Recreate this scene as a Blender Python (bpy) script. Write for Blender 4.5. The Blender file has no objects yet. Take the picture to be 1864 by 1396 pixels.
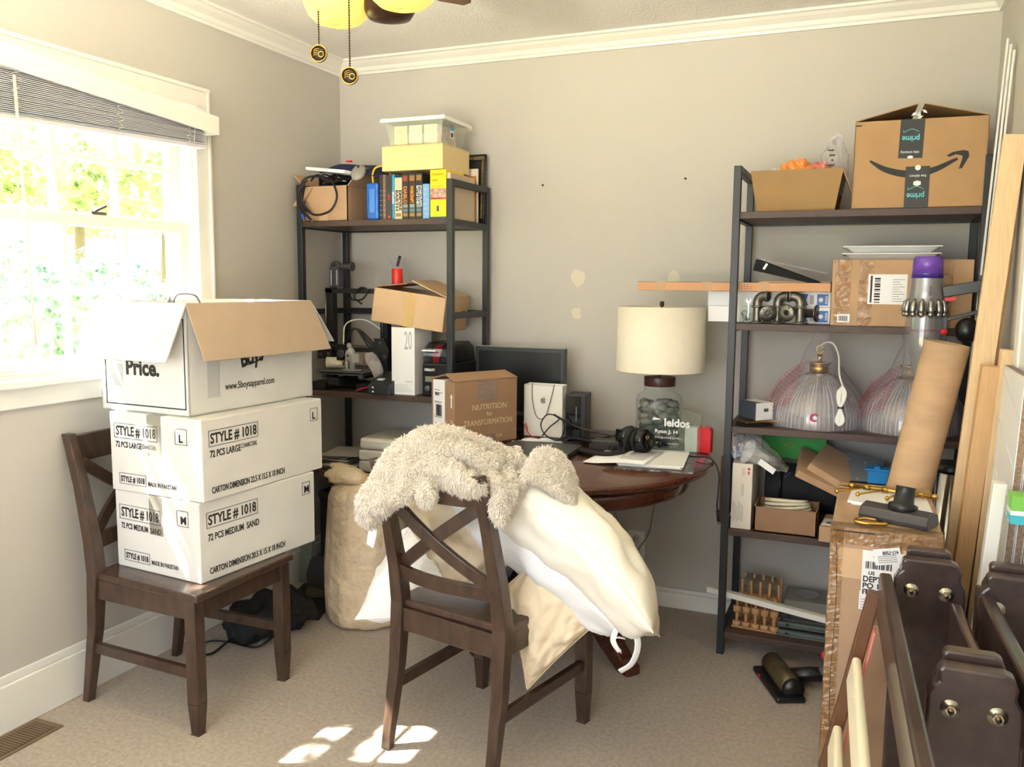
import bpy, bmesh, math, random
from mathutils import Vector, Matrix, noise
PI = math.pi
random.seed(7)
C = bpy.context.scene.collection
S = bpy.context.scene
def lin(c):
    return tuple(((v/255)/12.92 if v/255 <= .04045 else ((v/255+.055)/1.055)**2.4) for v in c[:3]) + (1,)

# ------------------------------------------------------------------ camera, world, light, exposure
cd = bpy.data.cameras.new('camera'); cam = bpy.data.objects.new('camera', cd); C.objects.link(cam)
cd.sensor_width = 36; cd.lens = 1560.8/1864*36; cd.clip_start = .02; cd.clip_end = 200
_F = Vector((-.38384, .91604, -.11634)); _R = Vector((.92191, .38731, .00795)); _U = Vector((-.05234, .1042, .99318))
cam.matrix_world = Matrix(((_R.x, _U.x, -_F.x, 2.3774), (_R.y, _U.y, -_F.y, -3.5385), (_R.z, _U.z, -_F.z, 1.3746), (0, 0, 0, 1)))
S.camera = cam
S.view_settings.view_transform = 'Standard'; S.view_settings.look = 'None'; S.view_settings.gamma = 1
S.view_settings.use_curve_mapping = False
S.view_settings.exposure = 2.25
w = bpy.data.worlds.new('world'); S.world = w; w.use_nodes = True
nt = w.node_tree; bg = nt.nodes['Background']
tc = nt.nodes.new('ShaderNodeTexCoord'); sp = nt.nodes.new('ShaderNodeSeparateXYZ'); rp = nt.nodes.new('ShaderNodeValToRGB')
nt.links.new(tc.outputs['Generated'], sp.inputs[0]); nt.links.new(sp.outputs['Z'], rp.inputs[0]); nt.links.new(rp.outputs[0], bg.inputs[0])
rp.color_ramp.elements[0].position = .0; rp.color_ramp.elements[0].color = (.90, .95, 1.0, 1)
rp.color_ramp.elements[1].position = .7; rp.color_ramp.elements[1].color = (.75, .86, 1.0, 1)
bg.inputs[1].default_value = 1.75
sd = bpy.data.lights.new('sun', 'SUN'); so = bpy.data.objects.new('sun', sd); C.objects.link(so)
sd.energy = 16; sd.angle = .012; sd.color = (1, .95, .87)
so.location = (-4, -4, 6); so.rotation_euler = Vector((.5, .2, -.75)).to_track_quat('-Z', 'Y').to_euler()
def portal(name, loc, direction, sx, sy):
    d = bpy.data.lights.new(name, 'AREA'); o = bpy.data.objects.new(name, d); C.objects.link(o)
    d.shape = 'RECTANGLE'; d.size = sx; d.size_y = sy; d.cycles.is_portal = True
    o.location = loc; o.rotation_euler = Vector(direction).to_track_quat('-Z', 'Z' if abs(direction[2]) < .5 else 'Y').to_euler()
portal('window_portal', (-.14, -1.52, 1.5), (1, 0, 0), 1.2, .95)
portal('rear_window_portal', (1.35, -4.72, 1.35), (0, 1, 0), 2.3, 1.7)

# ------------------------------------------------------------------ materials
MATS = {}
def mat(name, col, rough=.6, metal=0, var=None, bump=None, stretch=None, alpha=1, trans=0, emit=None, col2=None, spec=None, sheen=0, coat=0):
    if name in MATS: return MATS[name]
    m = bpy.data.materials.new(name); m.use_nodes = True; MATS[name] = m
    t = m.node_tree; n = t.nodes; b = n['Principled BSDF']
    c1 = lin(col); b.inputs['Base Color'].default_value = c1
    b.inputs['Roughness'].default_value = rough; b.inputs['Metallic'].default_value = metal
    b.inputs['Alpha'].default_value = alpha; b.inputs['Transmission Weight'].default_value = trans
    if spec is not None: b.inputs['Specular IOR Level'].default_value = spec
    if sheen: b.inputs['Sheen Weight'].default_value = sheen
    if coat: b.inputs['Coat Weight'].default_value = coat
    if emit: b.inputs['Emission Color'].default_value = lin(emit[0]); b.inputs['Emission Strength'].default_value = emit[1]
    if var or bump:
        tc = n.new('ShaderNodeTexCoord'); mp = n.new('ShaderNodeMapping'); t.links.new(tc.outputs['Object'], mp.inputs[0])
        if stretch: mp.inputs['Scale'].default_value = stretch
    if var:
        nz = n.new('ShaderNodeTexNoise'); nz.inputs['Scale'].default_value = var[0]; nz.inputs['Detail'].default_value = 5
        t.links.new(mp.outputs[0], nz.inputs['Vector'])
        cr = n.new('ShaderNodeValToRGB'); t.links.new(nz.outputs[0], cr.inputs[0])
        k = var[1]; c2 = lin(col2) if col2 else tuple(min(1, x*(1+k)) for x in c1[:3])+(1,)
        cr.color_ramp.elements[0].color = tuple(x*(1-k) for x in c1[:3])+(1,); cr.color_ramp.elements[1].color = c2
        cr.color_ramp.elements[0].position = .32; cr.color_ramp.elements[1].position = .68
        t.links.new(cr.outputs[0], b.inputs['Base Color'])
    if bump:
        nb = n.new('ShaderNodeTexNoise'); nb.inputs['Scale'].default_value = bump[0]; nb.inputs['Detail'].default_value = 3
        t.links.new(mp.outputs[0], nb.inputs['Vector'])
        bp = n.new('ShaderNodeBump'); bp.inputs['Strength'].default_value = bump[1]; bp.inputs['Distance'].default_value = bump[2] if len(bump) > 2 else .004
        t.links.new(nb.outputs[0], bp.inputs['Height']); t.links.new(bp.outputs[0], b.inputs['Normal'])
    return m
def clear(name, tint=(255, 255, 255), gloss=.18, haze=.08, hazecol=(235, 238, 245), bump=None, rough=.06):
    if name in MATS: return MATS[name]
    m = bpy.data.materials.new(name); m.use_nodes = True; MATS[name] = m
    t = m.node_tree; n = t.nodes; n.remove(n['Principled BSDF']); out = n['Material Output']
    tr = n.new('ShaderNodeBsdfTransparent'); tr.inputs[0].default_value = lin(tint)
    gl = n.new('ShaderNodeBsdfGlossy'); gl.inputs['Roughness'].default_value = rough
    df = n.new('ShaderNodeBsdfDiffuse'); df.inputs[0].default_value = lin(hazecol)
    lf = n.new('ShaderNodeLayerWeight'); lf.inputs[0].default_value = .5
    lw = n.new('ShaderNodeMath'); lw.operation = 'POWER'; lw.inputs[1].default_value = 4; t.links.new(lf.outputs['Facing'], lw.inputs[0])
    ad = n.new('ShaderNodeMath'); ad.operation = 'ADD'; ad.inputs[1].default_value = gloss; ad.use_clamp = True
    t.links.new(lw.outputs[0], ad.inputs[0])
    m1 = n.new('ShaderNodeMixShader'); m2 = n.new('ShaderNodeMixShader')
    t.links.new(ad.outputs[0], m1.inputs[0]); t.links.new(tr.outputs[0], m1.inputs[1]); t.links.new(gl.outputs[0], m1.inputs[2])
    m2.inputs[0].default_value = haze; t.links.new(m1.outputs[0], m2.inputs[1]); t.links.new(df.outputs[0], m2.inputs[2])
    t.links.new(m2.outputs[0], out.inputs[0])
    if bump:
        tc = n.new('ShaderNodeTexCoord'); nb = n.new('ShaderNodeTexNoise'); nb.inputs['Scale'].default_value = bump[0]; nb.inputs['Detail'].default_value = 4
        nb.inputs['Distortion'].default_value = 1.5
        bp = n.new('ShaderNodeBump'); bp.inputs['Strength'].default_value = bump[1]; bp.inputs['Distance'].default_value = .02
        t.links.new(tc.outputs['Object'], nb.inputs['Vector']); t.links.new(nb.outputs[0], bp.inputs['Height']); t.links.new(bp.outputs[0], gl.inputs['Normal'])
    return m
wall_m = mat('greige wall paint', (193, 188, 181), .75, bump=(260, .08, .001))
ceil_m = mat('textured ceiling', (240, 236, 230), .9, bump=(110, .9, .006))
trim_m = mat('white trim paint', (232, 230, 224), .4)
carpet_m = mat('beige carpet', (214, 196, 176), .95, var=(75, .16), bump=(330, 1.0, .012), sheen=.3)
rack_m = mat('black metal', (34, 37, 40), .42)
shelf_m = mat('dark walnut board', (74, 56, 48), .5, var=(26, .35), stretch=(1.2, 22, 22))
chair_m = mat('dark brown stained wood', (68, 50, 39), .32, var=(14, .35), stretch=(3, 3, 1), coat=.3)
table_m = mat('cherry table wood', (80, 36, 22), .22, var=(18, .3), stretch=(1, 9, 4), coat=.4)
card_m = mat('kraft cardboard', (190, 156, 122), .75, var=(9, .06), bump=(60, .1))
card2_m = mat('darker kraft cardboard', (156, 122, 94), .75, var=(9, .06), bump=(60, .1))
cardp_m = mat('pale kraft cardboard', (206, 174, 138), .75, var=(9, .05), bump=(50, .1))
whitecard_m = mat('white carton board', (222, 220, 216), .6, var=(6, .04), bump=(30, .12))
cardin_m = mat('brown carton inside', (176, 156, 136), .8, var=(8, .04))
white_m = mat('white', (236, 236, 236), .5)
paper_m = mat('paper', (238, 238, 240), .7)
black_m = mat('black plastic', (20, 20, 22), .35)
blackmatt_m = mat('matt black', (26, 27, 28), .8)
ink_m = mat('black ink', (38, 34, 34), .6)
grey_m = mat('grey plastic', (96, 98, 104), .4)
dgrey_m = mat('dark grey plastic', (62, 60, 64), .35)
steel_m = mat('brushed steel', (150, 148, 142), .35, 1)
pipe_m = mat('malleable iron', (128, 124, 116), .38, .9)
brass_m = mat('brass', (196, 160, 84), .25, 1)
tape_m = clear('clear packing tape', (240, 222, 190), .12, .16, (214, 180, 130), (40, .5), .2)
bag_m = clear('clear plastic bag', (250, 250, 252), .12, .07, (240, 240, 246), (28, 1.0), .12)
bag2_m = clear('printed plastic bag', (252, 250, 252), .06, .09, (236, 228, 232), (24, 1.0), .14)
glass_m = clear('glass', (250, 253, 252), .03, .015, (255, 255, 255), None, .02)
pglass_m = clear('ribbed glass', (240, 240, 244), .2, .22, (232, 232, 238), None, .1)
red_m = mat('red plastic', (214, 38, 42), .4)
linen_m = mat('natural linen', (226, 219, 204), .9, bump=(220, .25), var=(60, .03))
pillow_m = mat('ivory cotton', (240, 235, 222), .85, bump=(14, .12, .02))
pillow2_m = mat('white cotton', (240, 240, 242), .85, bump=(14, .12, .02))
cream_m = mat('cream cotton', (232, 214, 184), .85, bump=(14, .12, .02))
fleece_m = mat('fluffy oatmeal fleece', (226, 214, 198), .95, var=(45, .08), bump=(160, 1.0, .012), sheen=.6)
canvas_m = mat('beige canvas', (216, 196, 166), .9, bump=(11, .8, .05), var=(5, .05))
pine_m = mat('pale pine', (226, 196, 152), .55, var=(12, .08), stretch=(12, 12, 1))
pine2_m = mat('warm pine', (214, 172, 122), .55, var=(12, .08), stretch=(12, 12, 1))
espresso_m = mat('espresso wood', (60, 46, 42), .3, var=(8, .25), coat=.3, stretch=(4, 1, 4))
bolt_m = mat('zinc', (190, 186, 168), .3, 1)
creamp_m = mat('cream painted slat', (244, 234, 206), .45)
leaf_m = mat('leaves', (140, 172, 124), .8, var=(3.5, .35), col2=(206, 222, 172), bump=(8, .8, .1))
leaf2_m = mat('blue green leaves', (116, 160, 130), .8, var=(5, .35), col2=(180, 212, 176), bump=(8, .8, .1))

# ------------------------------------------------------------------ mesh builder
class MB:
    def __init__(s, *mats): s.bm = bmesh.new(); s.mats = list(mats) or [white_m]; s.sm = []
    def mi(s, m):
        if m is None: return 0
        if m not in s.mats: s.mats.append(m)
        return s.mats.index(m)
    def faces(s, vs, fs, m=None, T=None, smooth=False):
        if T is not None: vs = [T @ Vector(v) for v in vs]
        bv = [s.bm.verts.new(v) for v in vs]; k = s.mi(m)
        for f in fs:
            try: g = s.bm.faces.new([bv[i] for i in f])
            except ValueError: continue
            g.material_index = k; g.smooth = smooth
        return s
    def box(s, a, b, m=None, T=None):
        (x0, y0, z0), (x1, y1, z1) = a, b
        vs = [(x, y, z) for z in (z0, z1) for y in (y0, y1) for x in (x0, x1)]
        return s.faces(vs, [(0, 2, 3, 1), (4, 5, 7, 6), (0, 1, 5, 4), (1, 3, 7, 5), (3, 2, 6, 7), (2, 0, 4, 6)], m, T)
    def cbox(s, c, d, m=None, T=None):
        return s.box([c[i]-d[i]/2 for i in range(3)], [c[i]+d[i]/2 for i in range(3)], m, T)
    def prism(s, pts, h, m=None, T=None, smooth=False):  # polygon in xy, extruded along z from 0 to h
        n = len(pts); vs = [(p[0], p[1], 0) for p in pts]+[(p[0], p[1], h) for p in pts]
        return s.faces(vs, [tuple(reversed(range(n))), tuple(range(n, 2*n))]+[(i, (i+1) % n, n+(i+1) % n, n+i) for i in range(n)], m, T, smooth)
    def bar(s, p, q, wd, th, m=None, up=(0, 0, 1), taper=1):  # rectangular bar from p to q, wd across, th along 'up'
        p, q = Vector(p), Vector(q); d = (q-p).normalized(); x = d.cross(Vector(up))
        x = x.normalized() if x.length > 1e-5 else Vector((1, 0, 0)); u = x.cross(d)
        vs = []
        for c, k in ((p, 1), (q, taper)):
            for a, b in ((-1, -1), (1, -1), (1, 1), (-1, 1)): vs.append(c+x*a*wd/2*k+u*b*th/2*k)
        return s.faces(vs, [(3, 2, 1, 0), (4, 5, 6, 7), (0, 1, 5, 4), (1, 2, 6, 5), (2, 3, 7, 6), (3, 0, 4, 7)], m)
    def tube(s, pts, r, m=None, n=10, cap=True, flat=1, smooth=True, T=None):
        pts = [Vector(p) for p in pts]
        if T is not None: pts = [T @ p for p in pts]
        L = len(pts); rs = r if isinstance(r, (list, tuple)) else [r]*L
        vs = []; ref = None
        for i, p in enumerate(pts):
            d = (pts[min(i+1, L-1)]-pts[max(i-1, 0)]); d = d.normalized() if d.length > 1e-9 else Vector((0, 0, 1))
            if ref is None:
                ref = d.cross(Vector((0, 0, 1)));
                if ref.length < .1: ref = Vector((1, 0, 0))
            ref = (ref-d*ref.dot(d)).normalized(); v = d.cross(ref)
            for k in range(n):
                a = 2*PI*k/n; vs.append(p+ref*math.cos(a)*rs[i]+v*math.sin(a)*rs[i]*flat)
        fs = [(i*n+k, i*n+(k+1) % n, (i+1)*n+(k+1) % n, (i+1)*n+k) for i in range(L-1) for k in range(n)]
        if cap: fs += [tuple(reversed(range(n))), tuple(range((L-1)*n, L*n))]
        return s.faces(vs, fs, m, None, smooth)
    def cyl(s, p, q, r, m=None, n=20, r2=None): return s.tube([p, q], [r, r if r2 is None else r2], m, n)
    def lathe(s, prof, m=None, n=32, c=(0, 0, 0), T=None, smooth=True, close=False, rib=0):
        vs = []; L = len(prof)
        for r, z in prof:
            for k in range(n):
                a = 2*PI*k/n; rr = max(r, 1e-4)+(rib if k % 2 else 0); vs.append((c[0]+rr*math.cos(a), c[1]+rr*math.sin(a), c[2]+z))
        fs = [(i*n+k, i*n+(k+1) % n, (i+1)*n+(k+1) % n, (i+1)*n+k) for i in range(L-1) for k in range(n)]
        if close: fs += [tuple(reversed(range(n))), tuple(range((L-1)*n, L*n))]
        return s.faces(vs, fs, m, T, smooth)
    def ball(s, c, r, m=None, T=None, seg=14, rings=9):
        r = r if isinstance(r, (list, tuple)) else (r, r, r); vs = []; fs = []
        for i in range(rings+1):
            th = PI*i/rings
            for k in range(seg):
                a = 2*PI*k/seg; vs.append((c[0]+r[0]*max(math.sin(th), .002)*math.cos(a), c[1]+r[1]*max(math.sin(th), .002)*math.sin(a), c[2]+r[2]*math.cos(th)))
        for i in range(rings):
            for k in range(seg): fs.append((i*seg+k, (i+1)*seg+k, (i+1)*seg+(k+1) % seg, i*seg+(k+1) % seg))
        return s.faces(vs, fs, m, T, True)
    def quad(s, a, b, c, d, m=None): return s.faces([a, b, c, d], [(0, 1, 2, 3)], m)
    def text(s, txt, size, m=None, T=None, width=None, off=0, align='LEFT', ext=.0004):
        cu = bpy.data.curves.new('t', 'FONT'); cu.body = txt; cu.size = size; cu.extrude = ext; cu.offset = off; cu.align_x = align; cu.resolution_u = 3
        o = bpy.data.objects.new('t', cu); C.objects.link(o); bpy.context.view_layer.update()
        me = bpy.data.meshes.new_from_object(o.evaluated_get(bpy.context.evaluated_depsgraph_get()))
        if me.vertices:
            xs = [v.co.x for v in me.vertices]; sx = width/max(1e-6, max(xs)-min(xs)) if width else 1
            s.faces([(v.co.x*sx, v.co.y, v.co.z) for v in me.vertices], [tuple(p.vertices) for p in me.polygons], m, T)
        bpy.data.objects.remove(o); bpy.data.curves.remove(cu); bpy.data.meshes.remove(me)
        return s
    def build(s, name, parent=None, bev=0, mods=(), loc=None, solid=0, seg=2, sub=0):
        me = bpy.data.meshes.new(name); s.bm.normal_update(); s.bm.to_mesh(me); s.bm.free()
        for m in s.mats: me.materials.append(m)
        o = bpy.data.objects.new(name, me); C.objects.link(o)
        if parent: o.parent = parent
        if loc: o.location = loc
        if solid: k = o.modifiers.new('solid', 'SOLIDIFY'); k.thickness = solid; k.offset = 0
        if sub: k = o.modifiers.new('sub', 'SUBSURF'); k.levels = k.render_levels = sub
        if bev: k = o.modifiers.new('bevel', 'BEVEL'); k.width = bev; k.segments = seg; k.limit_method = 'ANGLE'; k.angle_limit = .6
        return o
def tag(o, label, cat, group=None):
    o['label'] = label; o['category'] = cat
    if group: o['group'] = group
    return o
def thing(name, label, cat, loc=(0, 0, 0), rz=0, group=None, rot=None):
    o = bpy.data.objects.new(name, None); C.objects.link(o); o.location = loc
    o.rotation_euler = rot or (0, 0, rz); o.empty_display_size = .05
    return tag(o, label, cat, group)
def struct(mb, name, bev=0, parent=None, **k):
    o = mb.build(name, parent, bev, **k); o['kind'] = 'structure'; return o
def frame(o, x, y):  # matrix from an origin and the directions of its x and y
    x = Vector(x).normalized(); y = Vector(y); n = x.cross(y).normalized(); y = n.cross(x)
    return Matrix(((x.x, y.x, n.x, o[0]), (x.y, y.y, n.y, o[1]), (x.z, y.z, n.z, o[2]), (0, 0, 0, 1)))
def at(T, u, v, n=0): return T @ Matrix.Translation((u, v, n))
def arc(c, r, a0, a1, n=10, ax='xz'):
    out = []
    for i in range(n+1):
        a = a0+(a1-a0)*i/n; u, v = r*math.cos(a), r*math.sin(a)
        out.append({'xz': (c[0]+u, c[1], c[2]+v), 'xy': (c[0]+u, c[1]+v, c[2]), 'yz': (c[0], c[1]+u, c[2]+v)}[ax])
    return out
def spline(pts, n=8):
    P = [Vector(p) for p in pts]; P = [P[0]*2-P[1]]+P+[P[-1]*2-P[-2]]; out = []
    for i in range(1, len(P)-2):
        for k in range(n):
            t = k/n; a, b, c, d = P[i-1:i+3]
            out.append(.5*((2*b)+(c-a)*t+(2*a-5*b+4*c-d)*t*t+(3*b-a-3*c+d)*t**3))
    return out+[P[-2]]
def copy_tree(o, parent=None):
    c = o.copy(); C.objects.link(c); c.parent = parent
    for ch in list(o.children): copy_tree(ch, c)
    return c

# ------------------------------------------------------------------ the room
XR, ZC, YR = 2.741, 2.395, -4.7
b = MB(carpet_m); b.box((-.1, YR-.1, -.05), (XR+.1, .1, 0)); struct(b, 'floor')
b = MB(ceil_m); b.box((-.1, YR-.1, ZC), (XR+.1, .1, ZC+.05)); struct(b, 'ceiling')
b = MB(wall_m); b.box((-.1, 0, 0), (XR+.1, .1, ZC)); wall_back = struct(b, 'wall_back')
b = MB(wall_m); b.box((XR, YR, 0), (XR+.1, 0, ZC)); struct(b, 'wall_right')
WY0, WY1, WZ0, WZ1 = -2.08, -.97, 1.07, 2.02   # window opening
b = MB(wall_m)
b.box((-.14, YR, 0), (0, 0, WZ0)); b.box((-.14, YR, WZ1), (0, 0, ZC)); b.box((-.14, YR, WZ0), (0, WY0, WZ1)); b.box((-.14, WY1, WZ0), (0, 0, WZ1))
struct(b, 'wall_left')
b = MB(wall_m)
b.box((-.14, YR-.1, 0), (XR+.1, YR, .5)); b.box((-.14, YR-.1, 2.2), (XR+.1, YR, ZC)); b.box((-.14, YR-.1, .5), (.2, YR, 2.2)); b.box((2.5, YR-.1, .5), (XR+.1, YR, 2.2))
struct(b, 'wall_front')
# crown moulding profile (distance from wall, height below the ceiling)
CP = [(0, -.065), (.012, -.065), (.014, -.055), (.02, -.05), (.026, -.036), (.046, -.022), (.056, -.012), (.066, -.01), (.066, 0), (0, 0)]
def crown(name, p0, p1, inward):
    b = MB(trim_m); n = len(CP); vs = []
    for p, sgn in ((p0, 1), (p1, -1)):
        d = (Vector(p1)-Vector(p0)).normalized()
        for a, h in CP: vs.append(Vector(p)+Vector(inward)*a+d*a*sgn+Vector((0, 0, h)))
    b.faces(vs, [(i, (i+1) % n, n+(i+1) % n, n+i) for i in range(n)]+[tuple(range(n)), tuple(reversed(range(n, 2*n)))])
    struct(b, name)
crown('trim_1', (0, 0, ZC), (XR, 0, ZC), (0, -1, 0)); crown('trim_2', (0, YR, ZC), (0, 0, ZC), (1, 0, 0)); crown('trim_3', (XR, 0, ZC), (XR, YR, ZC), (-1, 0, 0))
b = MB(trim_m); b.box((0, YR, 0), (.014, 0, .15)); b.box((0, YR, .15), (.008, 0, .179)); struct(b, 'baseboard_left', .004)
b = MB(trim_m); b.box((.015, -.014, 0), (XR, 0, .068)); b.box((.015, -.008, .068), (XR, 0, .085)); struct(b, 'baseboard_back', .003)
b = MB(trim_m); b.box((XR-.014, YR, 0), (XR, -.015, .085)); struct(b, 'baseboard_right', .003)

# window 1
win = bpy.data.objects.new('window_1', None); C.objects.link(win); win['kind'] = 'structure'
b = MB(trim_m)
b.box((-.005, WY1-.005, WZ0-.02), (.018, WY1+.07, WZ1+.07)); b.box((-.005, WY0-.07, WZ0-.02), (.018, WY0+.005, WZ1+.07))
b.box((-.005, WY0-.07, WZ1-.005), (.02, WY1+.07, WZ1+.07)); b.box((.018, WY1+.055, WZ0-.02), (.026, WY1+.07, WZ1+.07)); b.box((.018, WY0-.07, WZ1+.055), (.028, WY1+.07, WZ1+.07))
b.build('casing', win, .004)
b = MB(trim_m); b.box((-.02, WY0-.09, WZ0-.02), (.05, WY1+.09, WZ0+.004)); b.box((0, WY0-.07, WZ0-.085), (.016, WY1+.07, WZ0-.02)); b.build('sill', win, .004)
b = MB(trim_m)
for y in (WY0, WY1-.015): b.box((-.14, y, WZ0), (0, y+.015, WZ1))
b.box((-.14, WY0, WZ1-.015), (0, WY1, WZ1)); b.box((-.14, WY0, WZ0-.01), (-.02, WY1, WZ0+.012)); b.build('jamb', win)
def sash(x, z0, z1, name):
    b = MB(mat('window sash paint', (236, 232, 222), .45)); t = .03; y0, y1 = WY0+.016, WY1-.016; st = .048
    b.box((x, y0, z0), (x+t, y0+st, z1)); b.box((x, y1-st, z0), (x+t, y1, z1))
    b.box((x, y0+st, z0), (x+t, y1-st, z0+.045)); b.box((x, y0+st, z1-.04), (x+t, y1-st, z1))
    a0, a1 = y0+st, y1-st
    for i in (1, 2, 3):
        y = a0+(a1-a0)*i/4; b.box((x+.004, y-.011, z0+.04), (x+t-.004, y+.011, z1-.03))
    zz = (z0+z1)/2; b.box((x+.005, a0, zz-.011), (x+t-.005, a1, zz+.011))
    o = b.build(name, win, .003)
    g = MB(glass_m); g.box((x+.013, a0-.01, z0+.03), (x+.017, a1+.01, z1-.03)); g.build('pane', o)
    return o
low = sash(-.05, WZ0+.012, 1.59, 'lower_sash'); sash(-.085, 1.55, WZ1-.015, 'upper_sash')
b = MB(steel_m); b.box((-.048, -1.42, 1.59), (-.022, -1.36, 1.6)); b.bar((-.035, -1.40, 1.6), (-.03, -1.355, 1.622), .012, .008); b.build('sash_lock', low)
b = MB(white_m); b.cyl((-.012, -1.62, 1.105), (-.012, -1.86, 1.105), .006); b.box((-.02, -1.64, 1.09), (-.012, -1.62, 1.12)); b.build('sash_lift', low)
# rear window behind the camera (daylight for the camera side of things)
b = MB(trim_m)
for x in (.2, 1.33, 2.44): b.box((x, YR-.08, .5), (x+.06, YR-.02, 2.2))
b.box((.2, YR-.08, .5), (2.5, YR-.02, .56)); b.box((.2, YR-.08, 2.14), (2.5, YR-.02, 2.2)); b.box((.2, YR-.07, 1.33), (2.5, YR-.03, 1.37)); struct(b, 'window_2')

# blind
bl = thing('window_blind', 'white slatted blind drawn up under its sloping valance at the window', 'blind', (0, -1.5, 1.9))
sag = lambda y: -.03*(-.95-y)  # kept level; the far end hangs a touch lower
b = MB(mat('valance white', (238, 236, 228), .4))
vz = lambda y: .08-.064*(y-.56)   # the valance hangs askew: its far end is higher
for x0_, x1_ in ((.085, .097), (.022, .085)):
    ya, yb = (-.62, .565) if x0_ > .05 else (.553, .565)
    b.faces([(x, y, vz(y)+dz) for dz in (-.066, 0) for y in (ya, yb) for x in (x0_, x1_)], [(0, 2, 3, 1), (4, 5, 7, 6), (0, 1, 5, 4), (1, 3, 7, 5), (3, 2, 6, 7), (2, 0, 4, 6)])
b.build('valance', bl, .003)
b = MB(mat('blind slat', (214, 214, 222), .45)); r = random.Random(2)
for i in range(23):
    x_ = r.uniform(-.004, .004); tl = r.uniform(-.0012, .0012); sl_ = .038*(1-i/30)
    f_ = lambda y, k=0: (-.026+i*.0046)+sl_*(y-.51)+tl*y+k
    b.faces([(x, y, f_(y, dz)) for dz in (-.0009, .0009) for y in (-.57, .515) for x in (.028+x_, .076+x_)], [(0, 2, 3, 1), (4, 5, 7, 6), (0, 1, 5, 4), (1, 3, 7, 5), (3, 2, 6, 7), (2, 0, 4, 6)])
f_ = lambda y, k=0: -.042+.038*(y-.51)+k
b.faces([(x, y, f_(y, dz)) for dz in (0, .014) for y in (-.57, .515) for x in (.028, .076)], [(0, 2, 3, 1), (4, 5, 7, 6), (0, 1, 5, 4), (1, 3, 7, 5), (3, 2, 6, 7), (2, 0, 4, 6)])
b.build('slats', bl)
b = MB(mat('blind cord', (214, 208, 196), .7))
for y in (-.5, -.25, .12, .42):
    p = [(.081, y+.012*math.sin(k*2.1)+random.uniform(-.006, .006), .075-.008*k) for k in range(16)]
    b.tube(spline(p, 3), .0014, None, 5)
b.build('ladder_cord', bl)
b = MB(mat('tilt wand', (226, 222, 208), .3)); b.cyl((.09, -.262, .05), (.095, -.245, -.72), .0045); b.build('wand', bl)
b = MB(mat('blind cord', (214, 208, 196), .7)); b.cyl((.085, .45, .02), (.03, .452, -.6), .0012, None, 6); b.build('pull_cord', bl)

# ceiling fan (only its light kit hangs into view)
fan = thing('ceiling_fan', 'ceiling fan light kit with amber glass shades and two pull chains', 'ceiling fan', (1.285, -1.70, ZC))
b = MB(mat('dark bronze', (66, 40, 26), .35, .4)); b.lathe([(.001, 0), (.075, 0), (.07, -.03), (.02, -.04), (.02, -.1), (.09, -.11), (.11, -.14), (.11, -.2), (.07, -.225)], n=32)
b.build('motor_housing', fan)
b = MB(mat('dark bronze', (66, 40, 26), .35, .4)); b.lathe([(.07, -.222), (.09, -.24), (.09, -.30), (.064, -.345), (.06, -.385), (.05, -.40), (.02, -.407), (.001, -.407)], n=32); hub = b.build('light_fitter', fan)
blade_m = mat('fan blade walnut', (84, 50, 32), .4, var=(10, .25))
for k in range(5):
    a = .55+k*2*PI/5; T = Matrix.Rotation(a, 4, 'Z') @ Matrix.Translation((0, 0, -.17)) @ Matrix.Rotation(.2, 4, 'X')
    b = MB(blade_m); b.prism([(.16, -.05), (.6, -.07), (.64, -.04), (.64, .04), (.6, .07), (.16, .05)], .008, None, T)
    b.box((.1, -.02, -.004), (.2, .02, 0), brass_m, T); b.build('fan_blade', fan, .003)
amber_m = mat('amber glass', (240, 214, 120), .35, emit=((255, 214, 110), .16))
for a_ in (3.45, -.80):
    T = Matrix.Translation((.125*math.cos(a_), .125*math.sin(a_), -.413))
    b = MB(amber_m); b.lathe([(.001, 0), (.03, .001), (.052, .008), (.068, .022), (.078, .045), (.082, .075), (.085, .1), (.09, .108)], None, 32, T=T); o = b.build('glass_shade', fan, solid=.004)
    b = MB(mat('dark bronze', (66, 40, 26), .35, .4)); b.tube([T @ Vector((0, 0, .03)), T @ Vector((-.04*math.cos(a_), -.04*math.sin(a_), .07)), Vector((.05*math.cos(a_), .05*math.sin(a_), -.30))], .008); b.build('shade_arm', fan)
    b = MB(mat('lit bulb', (255, 240, 200), .4, emit=((255, 226, 160), 6))); b.ball((0, 0, .05), (.02, .02, .028), T=T); b.build('bulb', o)
    ld = bpy.data.lights.new('bulb_light', 'POINT'); lo = bpy.data.objects.new('bulb_light', ld); C.objects.link(lo); ld.energy = 11; ld.color = (1, .93, .70); ld.shadow_soft_size = .03; lo.parent = fan; lo.location = T @ Vector((0, 0, .105))
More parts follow.
